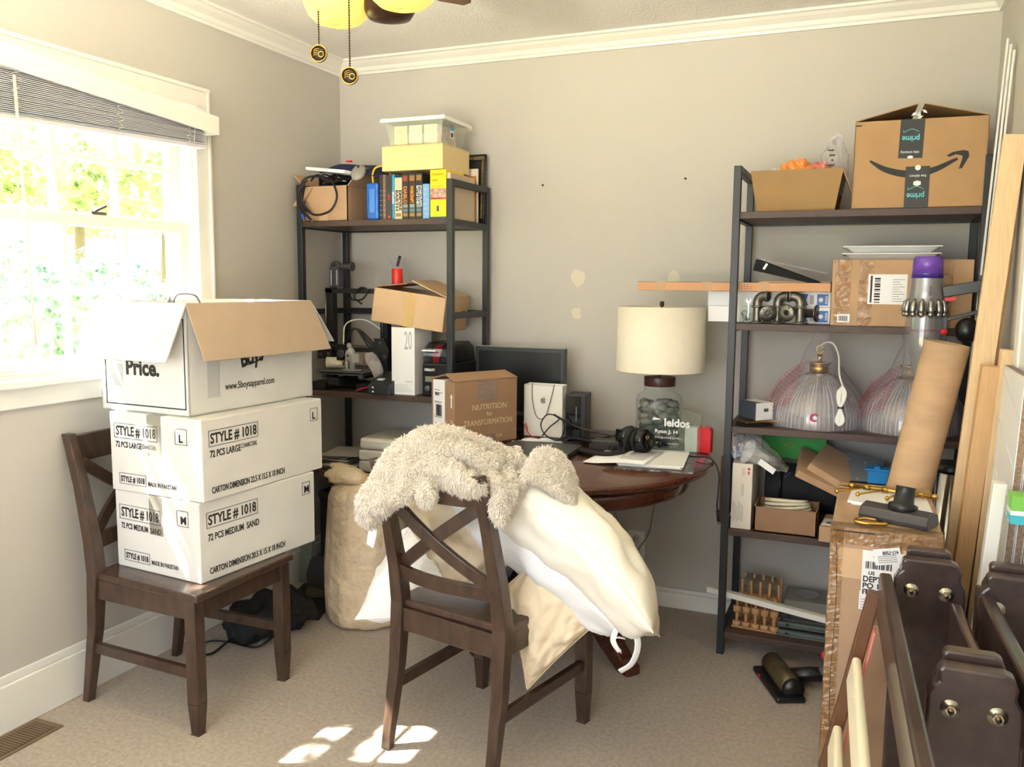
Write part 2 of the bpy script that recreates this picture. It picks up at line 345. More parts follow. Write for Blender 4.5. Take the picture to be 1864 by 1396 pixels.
for (cx, cy), cz in (((-.131, -.10), 1.902), ((-.047, -.10), 1.845)):
    b = MB(mat('bronze chain', (74, 54, 38), .4, .6)); z = 2.22-ZC; zb = cz-ZC
    while z > zb+.02: b.ball((cx, cy, z), .0026, seg=6, rings=4); z -= .0056
    b.tube([(cx, cy, 2.22-ZC), (cx, cy, zb+.018)], .0009, None, 5); ch = b.build('pull_chain', fan)
    T = Matrix.Translation((cx, cy, zb)) @ Matrix.Rotation(.35, 4, 'Z')
    b = MB(mat('chain medallion black', (38, 34, 28), .4)); b.tube([(0, -.004, 0), (0, .004, 0)], [.019, .019], None, 24, T=T)
    b.tube([T @ Vector(p) for p in arc((0, -.0045, 0), .0185, 0, 2*PI, 24)], .0018, brass_m, 6, cap=False)
    b.tube([T @ Vector(p) for p in arc((.006, -.005, -.002), .006, 0, 2*PI, 14)], .0016, brass_m, 6, cap=False)
    for q in range(4): b.tube([T @ Vector(p) for p in spline([(-.012, -.005, -.006+q*.004), (-.007, -.005, -.002+q*.004), (.002, -.005, -.001+q*.004)], 3)], .0008, brass_m, 5)
    b.build('medallion', ch)

# outlet, vent, wall marks
o = thing('power_outlet', 'white double wall outlet with a plug in its lower socket', 'outlet', (1.486, 0, .257))
b = MB(white_m); b.box((-.037, -.006, -.06), (.037, 0, .06)); b.build('cover_plate', o, .002)
b = MB(mat('outlet ivory', (222, 220, 212), .4)); b.cyl((0, -.009, .024), (0, 0, .024), .018); b.cyl((0, -.009, -.024), (0, 0, -.024), .018)
for x in (-.006, .006): b.box((x-.001, -.0095, .02), (x+.001, -.0085, .03), ink_m)
b.build('socket', o); b = MB(white_m); b.cyl((0, -.03, -.022), (0, -.008, -.022), .017, r2=.019); b.build('plug', o, .002)
b = MB(mat('floor register brown', (128, 108, 84), .5, .3)); b.box((.02, -2.05, 0), (.135, -1.755, .004)); 
for i in range(26): b.box((.035, -2.04+i*.0105, .004), (.12, -2.034+i*.0105, .006)); 
b.box((.033, -2.045, .0041), (.122, -1.77, .0043), mat('vent slots', (70, 58, 44), .8)); tag(b.build('floor_vent'), 'brown slotted floor vent beside the left baseboard', 'vent')
b = MB(mat('filler', (214, 206, 188), .9))
for cx, cz, r in ((1.198, 1.396, .034), (1.194, 1.245, .024), (1.61, 1.398, .03)):
    pts = [(cx+r*(.7+.5*random.random())*math.cos(a*PI/6), cz+r*(.7+.6*random.random())*math.sin(a*PI/6)) for a in range(12)]
    b.prism(pts, .001, None, frame((0, -.0002, 0), (1, 0, 0), (0, 0, 1)))
for cx, cz in ((1.032, 1.796), (1.649, 1.80)): b.cyl((cx, -.002, cz), (cx, 0, cz), .005, ink_m, 10)
b.build('filler_patch', wall_back)

# ------------------------------------------------------------------ shelving racks
def rack(label, x0, x1, y0, y1, shelves, frames, top):
    t = thing('shelving_rack', label, 'shelf rack', ((x0+x1)/2, (y0+y1)/2, 0), 0)
    X0, X1 = -(x1-x0)/2, (x1-x0)/2; Y0, Y1 = -(y1-y0)/2, (y1-y0)/2; h = .013
    for x in (X0, X1):
        for y in (Y0, Y1):
            b = MB(rack_m); b.cbox((x, y, top/2), (2*h, 2*h, top)); b.build('post', t, .002)
        b = MB(rack_m); b.box((x-h, Y0+h, top-.026), (x+h, Y1-h, top)); b.build('top_bar', t, .002)
    for z in shelves:
        b = MB(shelf_m); b.box((X0+h, Y0-h+.003, z-.024), (X1-h, Y1+h, z)); sh = b.build('shelf', t, .0015)
        b = MB(rack_m)
        for x in (X0, X1): b.box((x-h+.002, Y0+h, z-.03), (x+h-.002, Y1-h, z-.004))
        b.box((X0+h, Y1-h, z-.03), (X1-h, Y1-h+.01, z-.024)); b.build('support_bar', sh)
    for z in frames:
        b = MB(rack_m)
        for x in (X0, X1):
            b.box((x-h, Y0+h, z-.026), (x+h, Y1-h, z)); b.cyl((x, Y0+.01, z-.03), (x, Y0+.045, z-.03), .004)
        b.box((X0+h, Y1-h, z-.026), (X1-h, Y1+h, z)); b.build('side_bar', t, .002)
    return t
RY0, RY1 = -.387, -.04
rack('black metal shelf rack in the left corner beside the window, printers on it', .05, .782, RY0, RY1, (1.634, .897, .54, .1), (1.252,), 1.79)
rack('black metal shelf rack by the right wall with the glass pendant lamps', 1.914, 2.694, RY0, RY1, (1.63, 1.238, .865, .482, .088), (), 1.79)

# ------------------------------------------------------------------ dining chairs
def make_chair(label):
    t = thing('dining_chair', label, 'chair'); m = chair_m
    def post(s):
        pts = [(s*.19, -.245, 0), (s*.188, -.2, .25), (s*.186, -.185, .44), (s*.184, -.2, .55), (s*.181, -.24, .72), (s*.178, -.29, .884)]
        wd = [.026, .036, .042, .042, .038, .034]; th = [.026, .034, .04, .036, .03, .026]
        b = MB(m); vs = []; 
        for p, a, c in zip(pts, th, wd):
            for i, j in ((-1, -1), (1, -1), (1, 1), (-1, 1)): vs.append((p[0]+i*a/2*1.15, p[1]+j*c/2, p[2]))
        fs = [(k*4+i, k*4+(i+1) % 4, k*4+4+(i+1) % 4, k*4+4+i) for k in range(5) for i in range(4)]+[(3, 2, 1, 0), (20, 21, 22, 23)]
        b.faces(vs, fs); return b
    for s in (-1, 1): post(s).build('rear_leg', t, .003)
    for s in (-1, 1):
        b = MB(m); b.prism([(-.021, -.021), (.021, -.021), (.021, .021), (-.021, .021)], .33, None, Matrix.Translation((s*.2, .235, .1)))
        vs = [(s*.2+i*.021, .235+j*.021, .1) for i, j in ((-1, -1), (1, -1), (1, 1), (-1, 1))]+[(s*.2+i*.015, .235+j*.015, 0) for i, j in ((-1, -1), (1, -1), (1, 1), (-1, 1))]
        b.faces(vs, [(4, 5, 6, 7), (0, 4, 5, 1), (1, 5, 6, 2), (2, 6, 7, 3), (3, 7, 4, 0)]); b.build('front_leg', t, .003)
    b = MB(m); b.prism([(-.2, -.19), (.2, -.19), (.226, .272), (-.226, .272)], .024, None, Matrix.Translation((0, 0, .424))); b.build('seat', t, .006)
    b = MB(m)
    b.box((-.18, .225, .36), (.18, .245, .424)); b.box((-.17, -.2, .355), (.17, -.18, .424))
    for s in (-1, 1): b.bar((s*.19, -.18, .392), (s*.2, .22, .392), .02, .064)
    b.build('apron', t, .002)
    for s in (-1, 1):
        b = MB(m); b.bar((s*.188, -.21, .19), (s*.2, .22, .19), .02, .034); b.build('stretcher', t, .002)
    def curved(z0, z1, y0, y1, dep, th, name, rows=2):
        b = MB(m); n = 10; vs = []
        for k in range(n+1):
            u = -1+2*k/n; x = u*.168; c = dep*(1-u*u)
            for (z, y) in ((z0, y0), (z1, y1)):
                vs += [(x, y-c-th/2, z), (x, y-c+th/2, z)]
        fs = []
        for k in range(n):
            a = k*4; q = a+4
            fs += [(a, q, q+2, a+2), (a+1, a+3, q+3, q+1), (a+2, q+2, q+3, a+3), (a, a+1, q+1, q)]
        fs += [(0, 2, 3, 1), (n*4, n*4+1, n*4+3, n*4+2)]
        b.faces(vs, fs); return b.build(name, t, .003)
    curved(.79, .874, -.262, -.287, .03, .02, 'top_rail'); curved(.515, .56, -.192, -.203, .03, .02, 'lower_rail')
    for s in (-1, 1):
        b = MB(m); vs = []; n = 10
        for k in range(n+1):
            u = -1+2*k/n; x = s*u*.162; z = .675+u*.115; y = -.232-u*.03-(.028*(1-u*u))+(.005 if s > 0 else -.005)
            dx, dz = .0185*(-s*.58), .0185*.82
            vs += [(x-dx, y-.008, z-dz), (x+dx, y-.008, z+dz), (x+dx, y+.008, z+dz), (x-dx, y+.008, z-dz)]
        b.faces(vs, [(k*4+i, k*4+(i+1) % 4, k*4+4+(i+1) % 4, k*4+4+i) for k in range(n) for i in range(4)]+[(3, 2, 1, 0), (n*4, n*4+1, n*4+2, n*4+3)])
        b.build('cross_brace', t, .002)
    return t
ch1 = make_chair('dark wooden cross-back chair under the window, three white cartons stacked on its seat')
ch1.location = (.313, -1.415, 0); ch1.rotation_euler.z = -PI/2-.02
ch2 = copy_tree(ch1); ch2['label'] = 'dark wooden cross-back chair in the middle, pillows piled on its seat'
ch2.location = (1.3525, -1.262, 0); ch2.rotation_euler.z = -.215

# ------------------------------------------------------------------ cartons on the window chair
def carton(name, label, cat, corner, yaw, a, bb, h, m, group=None, open_top=False, flaps=(), inner=None):
    """near corner on the ground, side a along yaw, side bb to the left of it; local frame at the near corner"""
    t = thing(name, label, cat, corner, yaw, group)
    b = MB(m)
    if open_top:
        k = .005; q = inner or m
        b.box((0, 0, 0), (a, bb, k)); b.box((0, 0, 0), (a, k, h)); b.box((0, bb-k, 0), (a, bb, h)); b.box((0, 0, 0), (k, bb, h)); b.box((a-k, 0, 0), (a, bb, h))
        b.box((k, k, k), (a-k, bb-k, k+.001), q)
    else: b.box((0, 0, 0), (a, bb, h))
    b.build('carton_body', t, .004)
    return t
def faces_of(a, bb, h):
    """frames of the right face (side a) and the left face (side bb), lower left corner origin, as seen from outside"""
    return frame((0, -.0006, 0), (1, 0, 0), (0, 0, 1)), frame((-.0006, bb, 0), (0, -1, 0), (0, 0, 1))
def outline(b, T, u0, v0, u1, v1, t=.0015, m=None):
    for p in (((u0, v0), (u1, v0+t)), ((u0, v1-t), (u1, v1)), ((u0, v0), (u0+t, v1)), ((u1-t, v0), (u1, v1))):
        b.box((p[0][0], p[0][1], 0), (p[1][0], p[1][1], .0006), m, T)
wc = 'white cartons stacked on the window chair'
A3 = (.5207, .381, .254)
t3 = carton('carton', 'white carton printed MEDIUM SAND, lowest of three on the window chair', 'box', (.522, -1.5632, .4485), 1.4778, *A3, whitecard_m, wc)
A2 = (.5715, .3937, .254)
t2 = carton('carton', 'white carton printed LARGE CHARCOAL in the middle of the stack', 'box', (.5362, -1.557, .7035), 1.519, *A2, whitecard_m, wc)
for t, (a, bb, h), size, l2, dim, box in ((t3, A3, 'M', '72 PCS MEDIUM  SAND', 'CARTON DIMENSION 20.5 X 15 X 10 INCH', 0), (t2, A2, 'L', '72 PCS LARGE', 'CARTON DIMENSION 22.5 X 15.5 X 10 INCH', 1)):
    R, L = faces_of(a, bb, h); b = MB(ink_m)
    b.text('STYLE # 1018', .044, None, at(R, .035, .178), .20, .001); outline(b, R, .028, .168, .242, .218)
    if box: b.text(l2, .03, None, at(R, .032, .135), .13, .0005); b.text('CHARCOAL', .022, None, at(R, .165, .142), .072)
    else: b.text(l2, .03, None, at(R, .032, .128), .215, .0005)
    b.text(dim, .028, None, at(R, .035, .022), .33, .0005)
    b.text(size, .034, None, at(R, a-.055, .187), None, .001); outline(b, R, a-.065, .18, a-.025, .225)
    b.text('STYLE # 1018', .042, None, at(L, .028, .182 if box else .17), .175, .001); outline(b, L, .02, .172 if box else .16, .21, .22 if box else .208)
    if box: b.text(l2, .026, None, at(L, .025, .143), .115, .0005); b.text('CHARCOAL', .02, None, at(L, .143, .146), .06)
    else: b.text(l2, .026, None, at(L, .025, .13), .185, .0005)
    b.text('STYLE # 1018', .026, None, at(L, .042, .032), .105, .0008); outline(b, L, .036, .024, .154, .06)
    b.text('MADE IN PAKISTAN', .02, None, at(L, .162, .028), .12, .0003)
    b.text(size, .034, None, at(L, .3, .18), None, .001); outline(b, L, .285, .172, .335, .222)
    b.build('printing', t)
    b = MB(clear('clear tape on white', (236, 234, 230), .12, .1, (220, 216, 208), (40, .5), .2)); b.box((-.001, bb/2-.03, h*.5), (-.0002, bb/2+.03, h)); b.box((0, bb/2-.03, h+.0002), (a, bb/2+.03, h+.001)); b.box((a, bb/2-.03, h*.5), (a+.001, bb/2+.03, h)); b.build('tape', t)
A1 = (.585, .385, .348)
t1 = carton('carton', 'open white carton with its flaps folded out, topmost on the window chair', 'box', (.465, -1.5255, .9585), 1.518, *A1, whitecard_m, wc, True, inner=cardin_m)
R, L = faces_of(*A1)
def flap(parent, p, q, out, ln, m, m2, name='flap', inset=.006, flare=.02):
    """flap hinged on edge p-q, hanging along 'out' for ln"""
    p, q, out = Vector(p), Vector(q), Vector(out).normalized(); e = (q-p).normalized(); n = e.cross(out).normalized()*.004
    p2, q2 = p+out*ln-e*flare+e*inset, q+out*ln+e*flare-e*inset
    vs = [p, q, q2, p2, p+n, q+n, q2+n, p2+n]
    b = MB(m, m2); b.faces(vs, [(3, 2, 1, 0)], m); b.faces(vs, [(4, 5, 6, 7)], m2)
    b.faces(vs, [(0, 1, 5, 4), (1, 2, 6, 5), (2, 3, 7, 6), (3, 0, 4, 7)], m2); return b.build(name, parent)
flapin_m = mat('pale corrugated flap', (208, 204, 200), .75, bump=(5, .5, .02), stretch=(1, 18, 1))
z = A1[2]
flap(t1, (0, 0, z), (A1[0], 0, z), (0, -.42, -.9), .19, cardin_m, cardin_m, flare=.015)
flap(t1, (0, A1[1], z), (0, 0, z), (-.46, 0, -.88), .195, flapin_m, flapin_m, flare=.012)
flap(t1, (A1[0], 0, z), (A1[0], A1[1], z), (.6, 0, -.8), .19, cardin_m, whitecard_m)
flap(t1, (A1[0], A1[1], z), (0, A1[1], z), (0, .6, -.75), .16, cardin_m, whitecard_m)
b = MB(ink_m)
outline(b, L, .022, .02, A1[1]-.012, .3, .004)
b.text('Price.', .07, None, at(L, .115, .12), .145, .0025)
b.text('www.5boysapparel.com', .032, None, at(R, .15, .068), .23, .0002)
b.text('Boys', .075, None, at(R, .225, .135) @ Matrix.Rotation(.18, 4, 'Z'), .105, .0025)
b.tube([at(R, 0, 0) @ Vector(p) for p in spline([(.235, .14, .0), (.30, .15, .0), (.345, .175, .0)], 4)], .0025, None, 6)
b.build('printing', t1)
b = MB(mat('old packing tape', (196, 196, 196), .4)); b.box((.075, .05, .0002), (.125, .17, .0008), None, R); b.box((.04, .08, .0002), (.1, .15, .0008), None, L); b.build('tape', t1)
o = MB(mat('grey fabric handle', (120, 116, 116), .8)); o.tube(spline([(.12, .2, .27), (.15, .22, .355), (.19, .22, .375), (.24, .2, .36), (.27, .2, .27)], 5), .011, None, 8, flat=.3); o.ball((.2, .2, .22), (.15, .12, .07))
o.build('packed_cloth', t1)

# ------------------------------------------------------------------ round table
tb = thing('round_table', 'round cherry wood pedestal table against the back wall', 'table', (1.33, -.58, 0))
b = MB(table_m); b.lathe([(.001, .722), (.535, .722), (.55, .726), (.556, .736), (.56, .744), (.553, .75), (.001, .75)], n=72); b.build('table_top', tb)
b = MB(table_m); b.lathe([(.45, .65), (.47, .65), (.476, .66), (.476, .722), (.45, .722)], n=64); b.build('apron', tb)
b = MB(table_m); b.lathe([(.001, .17), (.11, .17), (.12, .2), (.105, .24), (.085, .3), (.085, .5), (.11, .58), (.13, .64), (.14, .722), (.001, .722)], n=28, c=(.0, .12, 0)); b.build('pedestal', tb)
for a in (-.64, .94, 2.5, 4.07):
    b = MB(table_m); T = Matrix.Translation((0, .12, 0)) @ Matrix.Rotation(a, 4, 'Z')
    pr = [(.06, .3), (.1, .295), (.2, .22), (.32, .1), (.38, .05), (.42, .035), (.42, 0), (.36, 0), (.26, .05), (.15, .12), (.06, .16)]
    b.prism(pr, .06, None, T @ Matrix.Translation((0, .03, 0)) @ Matrix.Rotation(PI/2, 4, 'X')); b.build('foot', tb, .006)

# ------------------------------------------------------------------ left rack, top shelf
def item(name, label, cat, x0, x1, y0, y1, z0, z1, m, body='carton_body', bev=.002, rz=0, group=None, rot=None):
    """axis-aligned box thing; local origin at the middle of its base. returns thing, half sizes, front frame, body"""
    t = thing(name, label, cat, ((x0+x1)/2, (y0+y1)/2, z0), rz, group, rot)
    a, d, h = (x1-x0)/2, (y1-y0)/2, z1-z0
    b = MB(m); b.box((-a, -d, 0), (a, d, h)); o = b.build(body, t, bev)
    return t, a, d, h, frame((-a, -d-.0006, 0), (1, 0, 0), (0, 0, 1)), o
def ribbon(b, T, pts, ws, m=None, th=.0006):
    P = [Vector((p[0], p[1])) for p in pts]; n = len(P); L = []; Rr = []
    for i, p in enumerate(P):
        d = (P[min(i+1, n-1)]-P[max(i-1, 0)]).normalized(); q = Vector((-d.y, d.x))*ws[i]/2; L.append(p+q); Rr.append(p-q)
    for i in range(n-1): b.prism([L[i], Rr[i], Rr[i+1], L[i+1]][::-1], th, m, T)
def barcode(b, T, u, v, wd, ht, m=None, n=16, vert=False):
    r = random.Random(int(u*1e4+v*1e3)); x = 0
    while x < wd:
        k = r.choice((.6, 1, 1.8))*wd/n/2
        if x+k > wd: break
        if vert: b.box((u, v+x, 0), (u+ht, v+x+k, .0005), m, T)
        else: b.box((u+x, v, 0), (u+x+k, v+ht, .0005), m, T)
        x += k+r.choice((.5, .8, 1.4))*wd/n/2
Z1 = 1.6345
# carton of cables
t = thing('cable_carton', 'small kraft carton overflowing with black cables in the rack corner', 'box', (.166, -.262, Z1))
a, d, h = .112, .105, .15; k = .004
b = MB(card_m); b.box((-a, -d, 0), (a, d, k)); b.box((-a, -d, 0), (a, -d+k, h)); b.box((-a, d-k, 0), (a, d, h)); b.box((-a, -d, 0), (-a+k, d, h)); b.box((a-k, -d, 0), (a, d, h)); b.build('carton_body', t)
flap(t, (-a, d, h), (-a, -d, h), (-.6, 0, .75), .07, card_m, card_m, flare=.02); flap(t, (a, -d, h), (a, d, h), (.65, 0, .75), .1, card_m, card_m, flare=.0)
flap(t, (-a, -d, h), (-a+.05, -d, h), (-.5, -.3, -.9), .1, card_m, card_m, flare=.0)
b = MB(cardp_m); b.box((-.035, -d-.001, 0), (.01, -d, .035)); b.build('label', t)
r = random.Random(3)
for q in range(5):
    b = MB(black_m)
    for s_ in range(2):
        cx, cy, cz = .12+r.uniform(.0, .09), -.27+r.uniform(-.05, .06), 1.80+r.uniform(-.01, .03); R_ = r.uniform(.05, .085); tl = r.uniform(-.5, .5)
        pts = [(cx+R_*math.cos(u), cy+R_*.8*math.sin(u), cz+tl*R_*math.cos(u+1)*.6+.012*math.sin(3*u+q)) for u in [k_*.35 for k_ in range(30)]]
        b.tube(spline(pts, 2), .0035, None, 6)
    tag(b.build('coiled_cable'), 'black cable coiled in a tangle inside the kraft carton', 'cable', 'cables in the corner carton')
b = MB(black_m, mat('dusty teal', (60, 96, 100), .7)); b.ball((.17, -.27, 1.765), (.10, .095, .05)); tag(b.build('cable_bundle'), 'dark bundled wires filling the small corner carton', 'cable')
b = MB(black_m)
pts = [(.075, -.395, 1.80), (.055, -.41, 1.76), (.075, -.41, 1.70), (.12, -.41, 1.665), (.17, -.41, 1.66), (.225, -.41, 1.68), (.25, -.405, 1.73), (.235, -.40, 1.78), (.2, -.385, 1.81), (.14, -.38, 1.825), (.08, -.385, 1.82), (.06, -.40, 1.78), (.08, -.412, 1.71), (.125, -.412, 1.665)]
b.tube(spline(pts, 5), .0048, None, 8); b.tube(spline([(.085, -.40, 1.80), (.06, -.412, 1.75), (.08, -.415, 1.69), (.105, -.415, 1.655)], 5), .0042, None, 8)
b.tube(spline([(.09, -.39, 1.81), (.05, -.40, 1.77), (.06, -.412, 1.70), (.09, -.414, 1.665)], 5), .004, None, 8)
b.bar((.1, -.415, 1.66), (.125, -.415, 1.637), .012, .008); b.bar((.125, -.415, 1.637), (.131, -.415, 1.63), .008, .005, steel_m)
b.bar((.075, -.41, 1.665), (.083, -.41, 1.64), .01, .008, mat('blue plug', (40, 90, 190), .5)); b.bar((.083, -.41, 1.64), (.086, -.41, 1.628), .007, .005, brass_m)
tag(b.build('hanging_cable'), 'thick black cable looped over the front of the corner carton', 'cable')
b = MB(mat('navy cloth', (34, 40, 74), .9, bump=(20, .5, .02)), red_m)
vs = []; nx, ny = 22, 12
for j in range(ny+1):
    for i in range(nx+1):
        u, v = i/nx, j/ny; x = .12+.30*u; y = -.34+.22*v
        z = 1.845+.05*math.sin(PI*min(1, u*1.1))*math.sin(PI*v)**.5+.012*math.sin(7*u+3*v)-.05*max(0, u-.75)*3; vs.append((x, y, z))
b.faces(vs, [(j*(nx+1)+i, j*(nx+1)+i+1, (j+1)*(nx+1)+i+1, (j+1)*(nx+1)+i) for j in range(ny) for i in range(nx)], None, None, True)
b.box((.23, -.3, 1.893), (.25, -.285, 1.897), red_m); tag(b.build('navy_cloth', solid=.004), 'crumpled navy blue cloth on top of the cable carton', 'cloth')
b = MB(paper_m); T = Matrix.Translation((.19, -.335, 1.848)) @ Matrix.Rotation(.12, 4, 'Y') @ Matrix.Rotation(-.12, 4, 'Z'); b.cbox((0, 0, 0), (.22, .12, .014), None, T)
tag(b.build('magazine', bev=.002), 'white magazine lying slanted over the cable carton', 'magazine')
t = thing('computer_mouse', 'grey computer mouse resting on the navy cloth', 'mouse', (.33, -.36, 1.835), .3, rot=(.9, 0, .2))
b = MB(mat('mouse grey', (150, 146, 142), .45)); b.ball((0, 0, 0), (.032, .045, .016)); b.build('shell', t); b = MB(black_m); b.tube([(-.003, .02, .016), (.003, .02, .016)], .006, None, 12); b.build('scroll_wheel', t)
# blue case with its yellow cable
blue_m = mat('blue translucent plastic', (28, 96, 196), .22, var=(30, .25))
t = thing('blue_case', 'translucent blue plastic case standing left of the game boxes', 'case', (.402, -.30, Z1))
b = MB(blue_m); b.box((-.029, -.07, 0), (.029, .07, .155)); b.build('shell', t, .008); b = MB(mat('blue inset', (60, 130, 220), .3)); b.box((-.012, -.073, .03), (.014, -.069, .13)); b.build('window_panel', t, .003)
b = MB(mat('yellow cable', (226, 190, 40), .5)); b.tube(spline([(.385, -.33, 1.79), (.385, -.335, 1.83), (.40, -.335, 1.855), (.43, -.33, 1.862), (.455, -.32, 1.85), (.46, -.3, 1.8)], 6), .004); tag(b.build('yellow_cable'), 'short yellow cable arching over the blue case', 'cable')
# boxed games and books between the blue case and the yellow language kit
SP = [  # x0, x1, height, colour, label, text, text colour, size
 (.436, .451, .187, (40, 34, 38), 'thin black game case with a scratched spine beside the blue case', '', None, 0),
 (.452, .467, .187, (120, 96, 80), 'worn brown and silver cased game, second from the blue case', '', None, 0),
 (.4685, .496, .185, (52, 50, 54), 'dark grey boxed game with a small red cross emblem', '+', (200, 50, 60), .05),
 (.497, .509, .185, (34, 150, 196), 'thin turquoise spined book between two boxed games', 'chronicle', (200, 230, 240), .012),
 (.510, .544, .172, (216, 196, 164), 'cream boxed game with grey capitals down its spine', 'EMPIRE|EARTH', (60, 60, 66), .021),
 (.546, .575, .186, (50, 32, 32), 'dark red-brown boxed game with orange spine lettering', 'DIABLO', (210, 130, 60), .022),
 (.577, .608, .186, (58, 38, 30), 'warm brown boxed game with bright orange vertical lettering', 'WARCRAFT', (236, 150, 50), .021),
 (.6095, .640, .187, (34, 34, 44), 'black boxed game with two lines of silver capitals', 'STARCRAFT|BATTLE CHEST', (206, 210, 220), .019),
 (.642, .672, .142, (120, 170, 226), 'short pale blue boxed game in front of a dark book', '', None, 0)]
for x0, x1, hh, col, lab, tx, tc_, sz in SP:
    m = mat('box '+lab[:18], col, .45, var=(40, .12)); t, a, d, h, F, o = item('game_box', lab, 'game box', x0, x1, -.365, -.21, Z1, Z1+hh, m, 'box_body', .001, group='boxed games on the left rack')
    b = MB(mat('spine print '+lab[:14], tc_ or (190, 190, 190), .5)); F2 = frame((-a, -d-.0006, h), (0, 0, -1), (1, 0, 0))
    if tx == '+':
        b.box((-.0055+a, h*.52, 0), (a+.0055, h*.525+.003, .0006), None, F); b.box((a-.002, h*.47, 0), (a+.002, h*.58, .0006), None, F); b.box((a-.006, .006, 0), (a+.006, .016, .0006), red_m, F)
        b.text('NOX', .02, None, at(F, a-.004, .08), .01)
    elif tx:
        ls = tx.split('|')
        for i, l in enumerate(ls): b.text(l, sz if len(ls) == 1 else sz*.8, None, at(F2, .05 if sz > .015 else .07, 2*a-(i+1)*(2*a)/(len(ls)+.15)+.002 if len(ls) > 1 else a-sz*.36), .07 if sz > .015 and len(ls) == 1 else .085 if sz > .015 else .05, .0006)
    if sz > .015 and tx != '+':
        for q in range(3 if hh > .18 else 1): b.box((.004, .012+q*.018, 0), (2*a-.004, .026+q*.018, .0006), mat('thumbnail %d' % q, [(150, 120, 70), (90, 120, 140), (130, 150, 150)][q], .5), F)
        if col[0] < 80: b.box((.004, h-.03, 0), (2*a-.004, h-.008, .0006), mat('emblem '+lab[:10], (150, 60, 40) if 'red-brown' in lab else (150, 110, 60), .5), F)
    if not tx:
        for q in range(6): b.box((.003, .02+q*.02, 0), (2*a-.005, .022+q*.02, .0005), None, F)
    b.build('spine_print', t)
t, a, d, h, F, o = item('book', 'dark book standing behind the short pale blue game', 'book', .642, .672, -.205, -.07, Z1, Z1+.185, mat('dark book', (44, 44, 36), .6), 'cover')
# yellow language kit
yel = mat('bright yellow board', (250, 214, 16), .4)
t, a, d, h, F, o = item('software_box', 'bright yellow language software box at the end of the games', 'software box', .677, .75, -.365, -.20, Z1, Z1+.197, yel, 'box_body', .001)
b = MB(mat('photo collage', (196, 150, 140), .5, var=(60, .5))); b.box((.002, .085, 0), (2*a, .122, .0006), None, F); b.box((.001, .078, 0), (2*a, .085, .0007), mat('colour strip', (180, 60, 70), .5, var=(30, .5)), F); b.box((0, 0, 0), (2*a, .008, .0007), mat('strip blue', (60, 90, 150), .5), F); b.build('cover_picture', t)
o2 = mat('orange print', (214, 130, 20), .5); b = MB(o2); b.text('RosettaStone', .012, None, at(F, .008, .175), .055); b.text('ESPAÑOL', .009, None, at(F, .008, .152), .026)
b.box((.008, .13, 0), (.06, .1315, .0006), None, F); b.box((.008, .125, 0), (.05, .1262, .0006), None, F)
b.box((a-.006, .03, 0), (a+.004, .052, .0006), mat('emblem blue', (50, 70, 120), .5), F)
Fr = frame((a+.0006, -d, 0), (0, 1, 0), (0, 0, 1)); b.text('RosettaStone', .018, ink_m, at(Fr, .02, .165), .1, .0004); b.box((.02, .06, 0), (.15, .12, .0006), mat('photo collage 2', (150, 60, 80), .5, var=(40, .6)), Fr); b.box((0, 0, 0), (2*d, .008, .0006), mat('strip blue', (60, 90, 150), .5), Fr)
b.build('cover_print', t)
wood_m = mat('light birch veneer', (232, 206, 150), .45, var=(8, .04), stretch=(1, 10, 10))
t, a, d, h, F, o = item('wooden_box', 'light birch wooden box lying across the game boxes', 'wooden box', .452, .737, -.37, -.12, 1.8335, 1.932, wood_m, 'box_body', .002)
b = MB(mat('birch lid', (222, 198, 150), .5)); b.box((-a, -d, h), (a, d, h+.004)); b.build('lid', t, .001)
# clear storage tub
t = thing('storage_tub', 'clear plastic storage tub with a white lid on the birch box', 'storage tub', (.597, -.245, 1.9385), 0)
b = MB(clear('cloudy tub plastic', (246, 248, 244), .08, .14, (236, 240, 236), None, .2))
def frus(b, a0, d0, a1, d1, z0, z1, m=None, bottom=True, top=False):
    vs = [(-a0, -d0, z0), (a0, -d0, z0), (a0, d0, z0), (-a0, d0, z0), (-a1, -d1, z1), (a1, -d1, z1), (a1, d1, z1), (-a1, d1, z1)]
    fs = [(0, 1, 5, 4), (1, 2, 6, 5), (2, 3, 7, 6), (3, 0, 4, 7)]+([(3, 2, 1, 0)] if bottom else [])+([(4, 5, 6, 7)] if top else []); b.faces(vs, fs, m)
frus(b, .12, .10, .138, .118, 0, .098); b.build('tub_body', t, .006)
b = MB(mat('white lid', (244, 244, 236), .35)); b.box((-.15, -.128, .098), (.15, .128, .108)); b.box((-.152, -.13, .092), (.152, -.124, .104)); b.box((.146, -.13, .09), (.152, .13, .104)); b.build('lid', t, .004)
b = MB(mat('sticker blue', (60, 140, 190), .5)); Fr = frame((.132, -.04, .03), (0, 1, 0), (.0, 0, 1)); b.box((0, 0, 0), (.03, .05, .001), white_m, Fr); b.box((0, .03, .0004), (.03, .05, .0014), None, Fr); b.ball((0, 0, 0), (.012, .007, .001), red_m, at(Fr, .015, .05)); barcode(b, at(Fr, 0, 0, .001), .004, .004, .02, .018, ink_m, 10); b.build('product_sticker', t)
for k, xx in enumerate((-.105, -.035, .035)):
    g, a, d, h, F, o = item('card_pack', ['yellowed card pack in the left third of the clear tub', 'card pack with blue smudges in the middle of the clear tub', 'pinkish card pack in the right of the clear tub'][k], 'card pack', .597+xx, .597+xx+.062, -.335, -.16, 1.9425, 2.02, mat('card pack %d' % k, [(222, 212, 176), (196, 206, 196), (226, 208, 196)][k], .6, var=(50, .25)), 'pack', .002, group='packs inside the clear tub')
